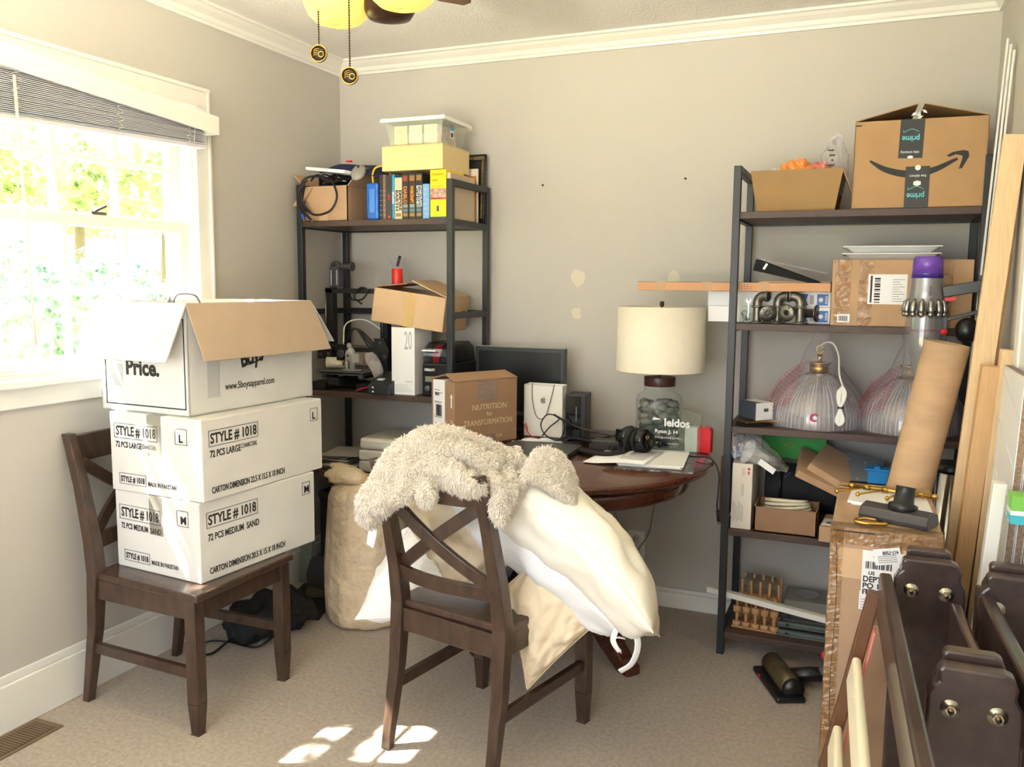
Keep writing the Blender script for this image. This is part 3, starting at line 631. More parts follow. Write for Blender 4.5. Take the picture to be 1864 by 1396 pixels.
# framed picture and papers
t = thing('picture_frame', 'black framed picture leaning on the wall behind the yellow box', 'picture frame', (.725, -.055, Z1), rot=(-.06, 0, 0))
b = MB(mat('black frame', (30, 28, 26), .35)); b.box((-.06, -.008, 0), (.055, .008, .026)); b.box((-.06, -.008, .27), (.055, .008, .30)); b.box((.03, -.008, 0), (.055, .008, .3)); b.box((-.06, -.008, 0), (-.045, .008, .3)); b.build('frame', t, .003)
b = MB(mat('frame inlay', (116, 98, 62), .4, var=(90, .5))); b.box((-.05, -.0095, .276), (.05, -.007, .29)); b.box((.038, -.0095, .02), (.047, -.007, .28)); b.build('ornament', t)
b = MB(mat('dark mount', (36, 34, 32), .7)); b.box((-.05, 0, .02), (.034, .004, .28)); b.build('backing', t)
for x, y, hh, col, lab in ((.752, -.10, .2, (206, 140, 70), 'orange folder upright between the yellow box and the frame'), (.757, -.085, .232, (236, 226, 214), 'cream sheet of card just in front of the black frame')):
    t, a, d, h, F, o = item('folder', lab, 'folder', x-.1, x+.006, y-.004, y+.004, Z1, Z1+hh, mat('folder '+lab[:5], col, .6), 'sheet', .001)
t, a, d, h, F, o = item('envelope', 'tan padded envelope standing against the yellow box', 'envelope', .7515, .7685, -.36, -.13, Z1, Z1+.185, mat('tan envelope', (206, 186, 160), .6), 'sleeve', .003)

# ------------------------------------------------------------------ left rack, printer shelf
Z3 = .8975
t, a, d, h, F, o = item('tall_white_box', 'tall white product box with a thin outlined 20 beside the printer', 'box', .492, .604, -.372, -.22, Z3, 1.215-.03, white_m, 'box_body', .001)
b = MB(mat('pale grey print', (176, 176, 184), .5))
b.text('20', .11, None, at(F, .062, .195), .036)
for q in range(5): b.box((.012, .014+q*.007, 0), (.1-q*.006, .0155+q*.007, .0005), None, F)
b.text('REDMI BAND', .008, None, at(F, .066, .055), .034); b.build('print', t)
# spool dryer
t = thing('filament_dryer', 'black filament dryer with a red spool behind its window', 'filament dryer', (.70, -.24, Z3))
b = MB(black_m); b.box((-.062, -.13, 0), (.075, .13, .14)); b.build('base', t, .006)
sm = clear('smoky plastic', (200, 200, 205), .08, .08, (60, 60, 66), None, .1)
b = MB(black_m)
pr = [(-.125, .14), (-.125, .17), (-.115, .2), (-.07, .225), (.07, .225), (.115, .2), (.13, .14)]
b.prism(pr, .05, None, Matrix.Translation((.075, 0, 0)) @ frame((0, 0, 0), (0, 1, 0), (0, 0, 1)) @ Matrix.Translation((0, 0, -.06))); b.build('lid', t, .006)
b = MB(sm); b.prism(pr, .085, None, Matrix.Translation((-.058, 0, 0)) @ frame((0, 0, 0), (0, 1, 0), (0, 0, 1))); b.build('window_hood', t)
b = MB(white_m); F = frame((-.062, -.1312, 0), (1, 0, 0), (0, 0, 1)); b.text('CREALITY', .014, None, at(F, .012, .108), .05, .0006); b.box((.0, .19, 0), (.065, .196, .001), None, F); b.build('logo', t)
b = MB(mat('lcd green grey', (126, 134, 118), .3)); b.box((.016, .062, 0), (.075, .085, .001), None, F); b.build('display', t)
b = MB(grey_m); b.cyl(F @ Vector((.03, .035, 0)), F @ Vector((.03, .035, .01)), .012); b.build('knob', t)
g = thing('filament_spool', 'red filament spool inside the black dryer', 'spool', (.70, -.235, Z3+.165))
b = MB(mat('red filament', (220, 30, 44), .3, bump=(300, .3, .001), stretch=(8, 1, 1))); b.cyl((-.02, -.07, .0), (.04, -.07, .0), .05, None, 30); b.build('filament', g)
# 3d printer (portal style)
t = thing('filament_printer', 'black open-frame desktop printer with a gantry on the left rack', 'printer', (.24, -.235, Z3))
pb = mat('black aluminium profile', (30, 32, 34), .45, .3)
b = MB(pb); b.box((-.16, -.15, .0), (-.08, .15, .035)); b.box((.08, -.15, 0), (.16, .15, .035)); b.box((-.1, -.03, .004), (.1, .03, .03)); b.build('base_frame', t, .003)
b = MB(pb); b.box((-.03, -.18, .036), (.01, .14, .055)); b.box((-.04, -.19, .03), (.02, -.16, .06)); b.build('bed_rail', t, .002)
for s, x in ((0, -.16), (1, .125)):
    b = MB(pb); b.box((x, -.02, .035), (x+.035, .02, .45)); b.box((x-.004, -.014, .05), (x-.001, .014, .44)); b.build('gantry_post', t, .002)
b = MB(pb); b.box((-.165, -.02, .425), (.165, .02, .447)); b.build('top_beam', t, .002)
b = MB(pb); b.box((-.15, -.045, .165), (.15, -.022, .185)); b.box((-.15, -.05, .19), (.14, -.045, .195), dgrey_m); bb = b.build('cross_beam', t, .002)
for x in (-.15, .145):
    b = MB(black_m); b.prism([(-.035, -.05), (.035, -.05), (.045, 0), (.02, .05), (-.03, .05)], .008, None, frame((x, -.048, .18), (1, 0, 0), (0, 0, 1)))
    for u, v in ((-.02, -.03), (.02, -.03), (0, .03)): b.cyl((x+u, -.058, .18+v), (x+u, -.03, .18+v), .011, dgrey_m, 14)
    b.cyl((x, -.035, .22), (x, -.035, .43), .003, steel_m, 8); b.build('carriage_plate', bb)
b = MB(black_m); b.box((-.06, -.09, .13), (-.01, -.045, .2)); b.cyl((-.035, -.096, .16), (-.035, -.09, .16), .018, dgrey_m, 18); b.cyl((-.035, -.07, .105), (-.035, -.07, .13), .006, brass_m, 10, .009); b.build('print_head', t, .003)
b = MB(mat('white tube', (224, 224, 220), .4)); b.tube(spline([(-.035, -.07, .2), (-.02, -.07, .29), (.06, -.05, .31), (.13, -.01, .26), (.15, .02, .2)], 6), .003); b.build('feed_tube', t)
b = MB(black_m)
for q in range(3): b.tube(spline([(-.03, -.06, .2+.004*q), (.02, -.06, .27), (.08, -.03, .22-.02*q), (.12, .01, .12), (.06, .06, .06)], 6), .0045, None, 8)
b.tube(spline([(-.05, 0, .43), (-.02, -.02, .40), (.04, -.03, .40), (.07, -.03, .44), (.03, -.03, .45), (.0, -.03, .41), (.05, -.05, .38)], 6), .004, None, 8)
b.build('wiring', t)
b = MB(mat('build plate', (74, 76, 78), .4)); b.box((-.13, -.15, .082), (.12, .13, .088)); b.box((-.12, -.14, .07), (.11, .12, .076)); 
for x in (-.1, .09):
    for y in (-.12, .1): b.cyl((x, y, .052), (x, y, .07), .016, dgrey_m, 16); b.cyl((x, y, .07), (x, y, .083), .004, steel_m, 8)
b.build('build_plate', t)
b = MB(dgrey_m); b.box((-.14, -.02, .45), (-.09, .02, .545)); b.cyl((-.115, -.012, .545), (-.115, .012, .545), .025, None, 20); b.cyl((-.115, -.016, .545), (-.115, .016, .545), .011, black_m, 16)
b.cyl((-.09, 0, .545), (-.03, 0, .545), .014, None, 16); b.cyl((-.035, 0, .545), (-.025, 0, .545), .021, None, 18); b.box((-.135, -.024, .46), (-.125, -.019, .53), steel_m); b.box((-.105, -.024, .46), (-.095, -.019, .53), steel_m); b.build('spool_holder', t, .002)
b = MB(mat('screen housing', (38, 42, 46), .45)); T = Matrix.Translation((.215, -.12, .0)) @ Matrix.Rotation(.0, 4, 'Z')
b.faces([(-.055, -.06, 0), (.05, -.06, 0), (.05, .06, 0), (-.055, .06, 0), (-.055, -.06, .04), (.05, -.06, .04), (.05, .06, .09), (-.055, .06, .09)], [(3, 2, 1, 0), (4, 5, 6, 7), (0, 1, 5, 4), (1, 2, 6, 5), (2, 3, 7, 6), (3, 0, 4, 7)], None, T)
b.ball((-.03, -.062, .012), .004, white_m, T); b.ball((-.03, -.062, .03), .004, white_m, T); b.box((-.03, -.03, .056), (.0, .0, .064), mat('label silver', (190, 190, 190), .4), T); b.build('control_box', t, .003)
b = MB(red_m); 
for q, mm in enumerate((red_m, white_m, mat('orange wire', (230, 130, 40), .5), black_m)): b.tube(spline([(.08, -.16+q*.004, .006), (.12, -.155+q*.004, .02), (.17, -.14+q*.004, .03)], 5), .002, mm, 6)
b.build('ribbon_wires', t)
# things on the build plate
g = thing('rolled_cloth', 'rolled cream cloth lying on the printer bed', 'cloth roll', (.17, -.32, Z3+.089))
b = MB(linen_m); b.tube([(-.045, .0, .026), (.045, .04, .026)], [.026, .024], None, 20); b.build('roll', g)
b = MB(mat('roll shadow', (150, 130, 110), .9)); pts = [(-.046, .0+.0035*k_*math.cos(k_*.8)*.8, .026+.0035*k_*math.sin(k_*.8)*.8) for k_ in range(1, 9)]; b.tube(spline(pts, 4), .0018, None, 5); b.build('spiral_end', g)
g = thing('printed_figurine', 'grey printed figure sitting in thought on a toilet', 'figurine', (.265, -.335, Z3+.089), -.5)
fm = mat('grey filament', (168, 168, 166), .5)
b = MB(fm); b.box((-.03, -.03, 0), (.035, .03, .004)); b.tube([(.012, 0, .004), (.01, 0, .03), (.008, 0, .04)], [.014, .012, .02], None, 14); b.box((.026, -.018, .035), (.036, .018, .075)); b.build('toilet', g)
b = MB(fm)
b.tube(spline([(.012, 0, .05), (.006, 0, .072), (-.008, 0, .09)], 5), [.016]*11, None, 10); b.ball((-.018, 0, .106), (.012, .011, .014))
for s in (-1, 1):
    b.tube([(.01, s*.009, .05), (-.022, s*.012, .05)], [.0095, .0075], None, 8); b.tube([(-.022, s*.012, .05), (-.018, s*.012, .006)], [.0075, .005], None, 8); b.ball((-.024, s*.012, .006), (.01, .005, .004))
    b.tube([(-.006, s*.016, .088), (-.014, s*.017, .066)], [.006, .005], None, 8); b.tube([(-.014, s*.017, .066), (-.022, s*.004, .09) if s > 0 else (-.024, s*.012, .054)], [.005, .004], None, 8)
md = b.build('seated_figure', g); k = md.modifiers.new('r', 'REMESH'); k.mode = 'VOXEL'; k.voxel_size = .0018; k.use_smooth_shade = True
g = thing('plastic_pouch', 'crumpled clear pouch with red stripes leaning on the printer', 'pouch', (.38, -.345, Z3+.05), .0)
b = MB(clear('pouch plastic', (245, 245, 245), .15, .3, (220, 214, 214), (60, 1.0), .15)); b.tube(spline([(.02, 0, 0), (.03, -.005, .04), (0, 0, .09), (-.02, .005, .12)], 4), [.006, .014, .022, .026, .03, .032, .034, .034, .034, .032, .03, .026, .02], None, 12, flat=.35); b.build('pouch_film', g)
b = MB(mat('dull red print', (170, 70, 80), .6)); b.bar((-.035, -.016, .06), (-.03, -.016, .125), .004, .001); b.bar((-.01, -.018, .07), (.012, -.018, .11), .004, .001); b.build('stripe', g)
# carton on top
t = thing('kraft_carton', 'kraft carton with its lid ajar balanced on the tall white box', 'box', (.5515, -.235, 1.188), 0, rot=(.0, .13, .10))
a, d, h = .165, .14, .145
b = MB(cardp_m); k = .004; b.box((-a, -d, 0), (a, d, k)); b.box((-a, -d, 0), (a, -d+k, h)); b.box((-a, d-k, 0), (a, d, h)); b.box((-a, -d, 0), (-a+k, d, h)); b.box((a-k, -d, 0), (a, d, h)); b.build('carton_body', t, .001)
flap(t, (a, -d, h), (a, d, h), (-.95, 0, .28), .17, cardp_m, cardp_m, flare=0, inset=0); flap(t, (-a, d, h), (-a, -d, h), (.97, 0, .22), .15, card2_m, card2_m, flare=0, inset=.0)
b = MB(mat('glossy tan tape', (206, 172, 116), .15, bump=(60, .7, .004))); b.box((-.02, -d-.001, 0), (.03, -d, h)); b.build('tape', t)
b = MB(ink_m); Fr = frame((a+.0006, -d, 0), (0, 1, 0), (0, 0, 1)); b.text('US', .028, None, at(Fr, .03, .05), .022); b.text('Cu', .026, None, at(Fr, .06, .09), .024); barcode(b, Fr, .2, .06, .04, .025); b.build('print', t)
t = thing('red_bottle', 'red cylindrical bottle with a bagged nozzle standing on the carton', 'bottle', (.405, -.17, 1.345))
b = MB(mat('bright red plastic', (232, 52, 40), .35)); b.lathe([(.001, 0), (.024, 0), (.025, .003), (.025, .087), (.023, .09), (.001, .09)], n=28); b.build('bottle_body', t)
b = MB(bag_m); b.lathe([(.012, .09), (.018, .1), (.03, .12), (.035, .135)], n=9, rib=.006, smooth=False); b.build('plastic_film', t)
b = MB(blackmatt_m); b.bar((.004, -.006, .1), (.02, -.01, .145), .01, .008); b.build('nozzle', t)

# ------------------------------------------------------------------ left rack, lower shelves
Z4 = .5405
t = thing('inkjet_printer', 'small off-white desktop printer behind the middle chair', 'printer', (.47, -.21, Z4), .06)
pm = mat('printer off white', (214, 210, 200), .45)
b = MB(pm); b.box((-.165, -.145, 0), (.165, .145, .05)); b.build('base', t, .008); b = MB(pm); b.box((-.165, -.145, .052), (.165, .145, .098)); b.build('paper_tray', t, .008); b = MB(mat('printer lid', (222, 218, 208), .4)); b.box((-.162, -.142, .101), (.162, .142, .152)); l = b.build('scanner_lid', t, .014)
b = MB(mat('logo grey', (150, 146, 138), .4)); b.tube(arc((.04, -.05, .1525), .014, 0, 2*PI, 20, 'xy'), .001, None, 6, cap=False); b.text('hp', .018, None, Matrix.Translation((.032, -.056, .152)), .015); b.build('logo', l)
t = thing('letter_tray', 'grey tray of papers beside the small off-white printer', 'tray', (.185, -.24, Z4))
b = MB(mat('grey tray', (96, 94, 92), .6)); b.box((-.1, -.13, 0), (.1, .13, .004)); b.box((-.1, .126, 0), (.1, .13, .045)); b.box((-.1, -.13, .0), (-.096, .13, .045)); b.build('tray_body', t)
for q in range(6):
    b = MB(mat('paper grey %d' % (q % 3), [(200, 196, 188), (214, 212, 206), (180, 178, 172)][q % 3], .7)); b.box((-.085, -.11, 0), (.085, .11, .002)); o = b.build('paper_sheet'); o.location = (.185+random.uniform(-.01, .016), -.25+random.uniform(-.015, .01), Z4+.006+q*.011); o.rotation_euler = (0, random.uniform(-.015, .015), random.uniform(-.25, .25))
    tag(o, 'loose paper sheet in the grey tray next to the off-white printer', 'paper', 'sheets in the grey tray')
t, a, d, h, F, o = item('storage_bin', 'large black fabric bin on the bottom shelf of the left rack', 'bin', .1, .45, -.36, -.07, .1005, .43, mat('black fabric', (34, 34, 36), .9), 'bin_body', .01)
b = MB(blackmatt_m); b.box((-a-.003, -d-.003, h-.03), (a+.003, d+.003, h)); b.build('rim', t, .003)

# ------------------------------------------------------------------ on and under the round table
ZT = .7505
t = carton('kraft_carton', 'kraft carton lettered NUTRITION for TRANSFORMATION on the round table', 'box', (.934, -.662, ZT), 1.065, .307, .155, .25, card2_m)
a, bb, h = .307, .155, .25; R, L = faces_of(a, bb, h)
b = MB(mat('pale tan ink', (206, 190, 150), .6)); b.text('NUTRITION', .032, None, at(R, .085, .135), .165); b.text('for', .024, None, at(R, .155, .11), .028); b.text('TRANSFORMATION', .032, None, at(R, .045, .075), .235); b.text('CA', .02, None, at(R, .2, .02), .03)
b.prism([(.018, .15), (.026, .15), (.026, .19), (.03, .19), (.022, .205), (.014, .19), (.018, .19)][::1], .0006, white_m, at(L, .118, 0)); b.text('2A', .02, None, at(L, .13, .09), .02); b.build('printing', t)
b = MB(white_m); b.box((-.001, .06, .06), (0, .14, .25)); b.box((0, .05, .2505), (.13, .12, .2512)); b.build('shipping_label', t)
b = MB(ink_m); LL = at(L, 0, 0, .0008); barcode(b, LL, .035, .11, .04, .045); barcode(b, LL, .03, .19, .03, .012, n=10)
for q in (.16, .165, .2, .21, .105, .08): b.box((.025, q, 0), (.06+.01*(q*100 % 3), q+.002, .0005), None, LL)
b.build('label_print', t)
b = MB(clear('milky tape', (236, 224, 214), .14, .22, (214, 196, 184), (40, .6), .2)); b.box((.115, -.0015, .17), (.205, -.0004, .25)); b.box((.115, -.0015, 0), (.2, -.0004, .035)); b.build('tape', t)
flap(t, (0, 0, h), (a, 0, h), (0, .93, .3), .075, card_m, card2_m, flare=-.01, inset=0); flap(t, (a, bb, h), (0, bb, h), (0, -.95, .25), .075, card_m, card2_m, flare=-.01, inset=0)
# monitor
t = thing('computer_monitor', 'black flat computer monitor with a switched-off screen against the wall', 'monitor', (1.0, -.16, ZT))
b = MB(mat('monitor bezel', (46, 52, 56), .35)); b.box((-.205, -.015, .06), (.205, .02, .352)); b.box((-.19, .02, .08), (.19, .035, .33)); b.build('housing', t, .004)
b = MB(mat('dark screen', (30, 33, 34), .25)); b.box((-.188, -.0165, .08), (.188, -.0145, .335)); b.build('screen', t)
b = MB(mat('grey top edge', (150, 152, 148), .4)); b.box((-.205, -.014, .352), (.205, .015, .355)); b.build('trim', t)
b = MB(black_m); b.box((-.03, .0, .005), (.03, .03, .1)); b.box((-.1, -.07, 0), (.1, .09, .008)); b.build('stand', t, .003)
# laptop
t = thing('laptop', 'closed dark grey laptop lying on the left of the round table', 'laptop', (1.268, -.70, ZT), .05)
lm = mat('laptop shell', (58, 58, 58), .38); b = MB(lm); b.box((-.135, -.195, 0), (.135, .195, .010)); b.build('base', t, .003); b = MB(lm); b.box((-.135, -.195, .012), (.135, .195, .02)); b.build('lid', t, .003)
b = MB(steel_m); b.box((.02, -.02, .0202), (.036, .03, .0206)); b.build('badge', t)
# paper shopping bag
t = thing('shopping_bag', 'small white paper shopping bag with a grey apple mark and rope handles', 'bag', (1.157, -.27, ZT))
b = MB(mat('white paper bag', (232, 230, 222), .5)); k = .0012; w2, d2, hh = .084, .026, .215
b.box((-w2, -d2, 0), (w2, -d2+k, hh-.004)); b.box((-w2, d2-k, 0), (w2, d2, hh)); b.box((-w2, -d2, 0), (w2, d2, k)); b.box((-w2, -d2, 0), (-w2+k, d2, hh-.002)); b.box((w2-k, -d2, 0), (w2, d2, hh-.002)); b.build('bag_body', t)
for y in (-d2-.002,):
    b = MB(mat('rope handle', (150, 140, 130), .8)); b.tube(spline([(-.047, y+.006, hh), (-.047, y-.002, hh-.004), (-.046, y-.002, .15), (-.03, y-.004, .09), (-.008, y-.004, .074), (.014, y-.004, .09), (.03, y-.003, .14), (.044, y-.002, hh-.02), (.046, y, hh-.004), (.046, y+.01, hh)], 6), .0022, None, 6); b.build('handle', t)
b = MB(mat('apple grey', (134, 128, 118), .5)); F = frame((0, -d2-.0006, .15), (1, 0, 0), (0, 0, 1))
P = [(.0, .0085), (.004, .0105), (.008, .0095), (.0105, .006), (.0085, .003), (.0085, -.001), (.011, -.004), (.008, -.0105), (.005, -.0125), (0, -.0115), (-.005, -.0125), (-.0085, -.0095), (-.0115, -.002), (-.011, .005), (-.008, .0095), (-.004, .0105)]
b.prism(P, .0006, None, F); b.prism([(.0005, .0125), (.003, .0125), (.006, .016), (.0058, .019), (.002, .0165)], .0006, None, F); b.build('apple_mark', t)
# speaker like black box
t = thing('desktop_speaker', 'narrow black upright speaker box beside the white paper bag', 'speaker', (1.29, -.22, ZT), .12)
b = MB(mat('speaker black', (40, 41, 40), .5)); b.box((-.045, -.055, 0), (.035, .06, .178)); b.build('cabinet', t, .003)
b = MB(mat('gloss black', (14, 15, 15), .15)); b.box((-.043, -.0575, .004), (.015, -.055, .172)); b.build('front_panel', t); b = MB(grey_m); b.box((-.006, -.0585, .07), (-.001, -.0575, .13)); b.build('slot', t)
# crumpled tissue, red wire, cables
b = MB(paper_m); b.prism([(-.1, -.02), (-.03, .01), (.0, .035), (.03, .01), (.12, -.03), (.03, -.012), (0, -.01)], .004); b.prism([(-.06, .0), (-.03, .04), (0, .02)], .008); b.prism([(.01, .01), (.03, .035), (.07, .005)], .01)
o = b.build('tissue_scrap', None, .002); o.location = (1.17, -.40, ZT); o.rotation_euler.z = .3; tag(o, 'torn white tissue scrap on the table in front of the paper bag', 'paper scrap')
b = MB(red_m); b.tube(spline([(1.06, -.27, .80), (1.09, -.32, .79), (1.12, -.36, .772), (1.155, -.39, .765)], 6), .0022, None, 6); b.tube(spline([(1.06, -.265, .803), (1.095, -.32, .797), (1.12, -.365, .776), (1.155, -.395, .765)], 6), .0022, None, 6); tag(b.build('red_wire'), 'thin pair of red wires beside the small paper bag', 'wire')
t, a, d, h, F, o = item('paper_cup', 'white paper corner showing between the lettered carton and the paper bag', 'paper', 1.07, 1.10, -.24, -.2, ZT, .83, white_m, 'card')
b = MB(black_m)
b.tube(spline([(1.175, -.35, .765), (1.20, -.33, .80), (1.235, -.32, .835), (1.19, -.33, .85), (1.165, -.34, .81), (1.20, -.38, .775), (1.26, -.40, .762), (1.27, -.36, .79), (1.255, -.33, .83), (1.215, -.325, .85)], 8), .0028, None, 6)
b.tube(spline([(1.215, -.325, .85), (1.27, -.36, .835), (1.36, -.40, .815), (1.46, -.40, .80), (1.53, -.42, .785), (1.56, -.46, .765)], 8), .0042, None, 8)
tag(b.build('looping_cable'), 'thin black cable looping in front of the white paper bag', 'cable')
b = MB(blackmatt_m)
for q in range(4): b.tube(spline([(1.46, -.43-.01*q, .77), (1.38, -.38-.012*q, .765+.003*q), (1.315, -.38-.012*q, .764+.004*q), (1.31, -.44-.01*q, .763), (1.40, -.52-.014*q, .762), (1.49, -.57-.01*q, .762), (1.56, -.53-.01*q, .762), (1.56, -.47, .765)], 8), .0055, None, 8)
b.cbox((1.325, -.36, .785), (.03, .02, .03)); b.tube(spline([(1.56, -.46, .765), (1.57, -.52, .79), (1.545, -.55, .762)], 5), .004, None, 6)
b.tube(spline([(1.33, -.3, .76), (1.42, -.28, .765), (1.48, -.24, .78), (1.53, -.26, .77), (1.52, -.33, .765), (1.42, -.35, .77)], 6), .004, None, 8)
tag(b.build('power_cable'), 'thick black power cord coiled around the adapter on the table', 'cable')
t, a, d, h, F, o = item('power_adapter', 'dark grey rectangular power adapter lying by the headphones', 'adapter', 1.42, 1.535, -.48, -.42, ZT, .79, mat('adapter grey', (52, 53, 53), .4), 'adapter_body', .005, rz=-.05)
b = MB(black_m); b.box((a-.04, -d-.006, .01), (a-.01, -d, .024)); b.tube(spline([(a-.025, -d-.004, .017), (a-.02, -d-.03, .015), (a-.01, -d-.05, .004)], 4), .004); b.build('socket', t)
# headphones
t = thing('headphones', 'black over-ear headphones resting on the papers before the lamp', 'headphones', (1.60, -.50, ZT+.012), -.5)
gb = mat('gloss black shell', (18, 19, 21), .18)
for s, nm in ((-1, 'ear_cup'), (1, 'ear_cup')):
    T = Matrix.Translation((s*.04, 0, .047)) @ Matrix.Rotation(s*PI/2-s*.15, 4, 'Y') @ Matrix.Rotation(.0, 4, 'X')
    b = MB(gb); b.lathe([(.001, -.02), (.03, -.02), (.044, -.014), (.046, 0), (.04, .014), (.036, .018), (.028, .02), (.026, .016), (.001, .014)], n=36, T=T); e = b.build(nm, t)
    b = MB(blackmatt_m); b.lathe([(.02, -.03), (.042, -.032), (.046, -.026), (.044, -.016), (.02, -.016)], n=30, T=T); b.build('cushion', e)
    if s > 0: b = MB(brass_m); b.lathe([(.004, .0165), (.006, .0195), (.008, .0165)], n=16, T=T, c=(-.012, 0, 0)); b.build('ring', e)
b = MB(gb); b.tube([(.045*math.cos(u)*1.5, .05+.1*math.sin(u), .03) for u in [PI*k_/14 for k_ in range(15)]], .007, None, 8, flat=1.8); b.box((-.085, -.02, .03), (-.06, .03, .075)); b.build('headband', t)
# lamp with stones
t = thing('table_lamp', 'table lamp with linen drum shade on a glass jar of grey stones', 'lamp', (1.636, -.3, ZT))
shade_m = mat('linen shade', (232, 224, 206), .9, bump=(260, .3), var=(50, .02))
b = MB(shade_m); b.lathe([(.168, .297), (.165, .54), (.161, .54), (.164, .297), (.168, .297)], n=64); b.build('lamp_shade', t)
b = MB(mat('walnut collar', (70, 38, 28), .35)); b.cyl((0, 0, .237), (0, 0, .272), .06, n=32); b.cyl((0, 0, .54), (0, 0, .56), .008); b.build('collar', t, .002)
b = MB(steel_m); b.cyl((0, 0, .27), (0, 0, .545), .004); b.tube([(-.163, 0, .53), (.163, 0, .53)], .0015); b.tube([(0, -.163, .53), (0, .163, .53)], .0015); b.build('stem', t)
b = MB(glass_m); b.lathe([(.001, .003), (.084, .003), (.088, .01), (.088, .185), (.083, .2), (.064, .216), (.059, .225), (.059, .24)], n=44); b.build('glass_jar', t)
stm = [mat('grey stone %d' % k, c, .55, var=(25, .2)) for k, c in enumerate([(104, 106, 104), (84, 88, 88), (126, 122, 114), (70, 72, 74)])]
r = random.Random(5); pts = []
for lay in range(8):
    n_ = 9
    for k in range(n_):
        a_ = 2*PI*(k+.5*(lay % 2))/n_+r.uniform(-.12, .12); pts.append((.06*math.cos(a_), .06*math.sin(a_), .022+lay*.0205+r.uniform(-.005, .005)))
    pts.append((0, 0, .02+lay*.021)); pts.append((.025*math.cos(lay), .025*math.sin(lay), .028+lay*.021))
for k, p in enumerate(pts):
    b = MB(stm[r.randrange(4)]); T = Matrix.Rotation(r.uniform(0, 6), 4, 'Z') @ Matrix.Rotation(r.uniform(-.5, .5), 4, 'X'); b.ball((0, 0, 0), (r.uniform(.019, .026), r.uniform(.016, .021), r.uniform(.012, .016)), T=T, seg=14, rings=9)
    o = b.build('river_stone'); o.location = (1.636+p[0], -.3+p[1], ZT+p[2]); tag(o, 'smooth grey river stone inside the glass jar of the lamp', 'stone', 'stones in the lamp jar')
# award, tape
t = thing('glass_award', 'clear glass award plate with white lettering standing right of the lamp', 'award', (1.72, -.44, ZT), -.06)
b = MB(clear('award glass', (244, 250, 247), .04, .02, (232, 240, 238), None, .05)); b.prism([(-.105, 0), (.105, 0), (.108, .155), (.06, .168), (0, .172), (-.06, .168), (-.108, .155)], .014, None, frame((0, .007, 0), (1, 0, 0), (0, 0, 1))); b.build('plate', t, .002)
b = MB(mat('etched white', (226, 230, 232), .6)); F = frame((-.105, -.0078, 0), (1, 0, 0), (0, 0, 1))
b.text('leidos', .04, None, at(F, .075, .107), .095, .0012); b.prism([(.03, .125), (.065, .13), (.035, .137)], .0005, None, F); b.text('Ryan J. H', .018, None, at(F, .04, .08), .085, .0004); b.text('distinguished service', .011, None, at(F, .04, .06), .1); b.text('National Security Sector', .008, None, at(F, .045, .04), .085); b.build('lettering', t)
t = thing('tape_roll_box', 'red and white rounded packet behind the glass award', 'packet', (1.80, -.33, ZT), .0)
pr = [(-.045, 0), (.05, 0), (.05, .075), (.045, .09), (.035, .095), (-.045, .095)]
b = MB(mat('grey white card', (222, 220, 214), .5)); b.prism([(-.05, 0), (-.003, 0), (-.003, .095), (-.05, .095)], .05, None, frame((0, 0.02, 0), (1, 0, 0), (0, 0, 1))); b.build('white_half', t, .002)
b = MB(mat('glossy red', (224, 22, 40), .25)); b.prism([(0, 0), (.05, 0), (.05, .082), (.045, .092), (.035, .095), (0, .095)], .05, None, frame((-.003, .02, 0), (1, 0, 0), (0, 0, 1))); b.build('red_half', t, .002)
# papers
b = MB(clear('brown plastic sleeve', (170, 130, 110), .2, .15, (120, 90, 80), (20, .8), .12)); b.box((-.13, -.15, 0), (.135, .15, .003)); o = b.build('plastic_sleeve'); o.location = (1.70, -.60, ZT); o.rotation_euler.z = .14; tag(o, 'shiny plastic sleeve under the white papers on the table', 'plastic sleeve')
for q, (x, y, rz) in enumerate(((1.69, -.575, .10), (1.688, -.577, .07), (1.692, -.573, .12))):
    b = MB(paper_m); b.box((-.108, -.14, 0), (.108, .14, .003)); o = b.build('paper_stack'); o.location = (x, y, ZT+.004+q*.0034); o.rotation_euler.z = rz
    tag(o, ['bottom white paper sheaf under the headphones', 'middle white paper sheaf under the headphones', 'top white paper sheaf under the headphones'][q], 'papers', 'papers on the round table')
b = MB(paper_m, mat('print grey', (150, 150, 152), .7)); vs = []; n_ = 12
for k in range(n_+1):
    u = k/n_; x = -.11+.22*u; z = .004+.0115*min(1, max(0, (u-.2)*2.2))
    vs += [(x, -.13+.0*u, z), (x, .12, z)]
b.faces(vs, [(2*k, 2*k+2, 2*k+3, 2*k+1) for k in range(n_)], None, None, True)
for q in range(12): b.box((.0, .09-q*.014, .0165), (.09, .092-q*.014, .0168), mat('print grey', (150, 150, 152), .7))
o = b.build('printed_letter', solid=.0006); o.location = (1.585, -.60, ZT+.001); o.rotation_euler.z = -.05; tag(o, 'printed letter with a curled left edge lying across the white sheaves', 'paper')
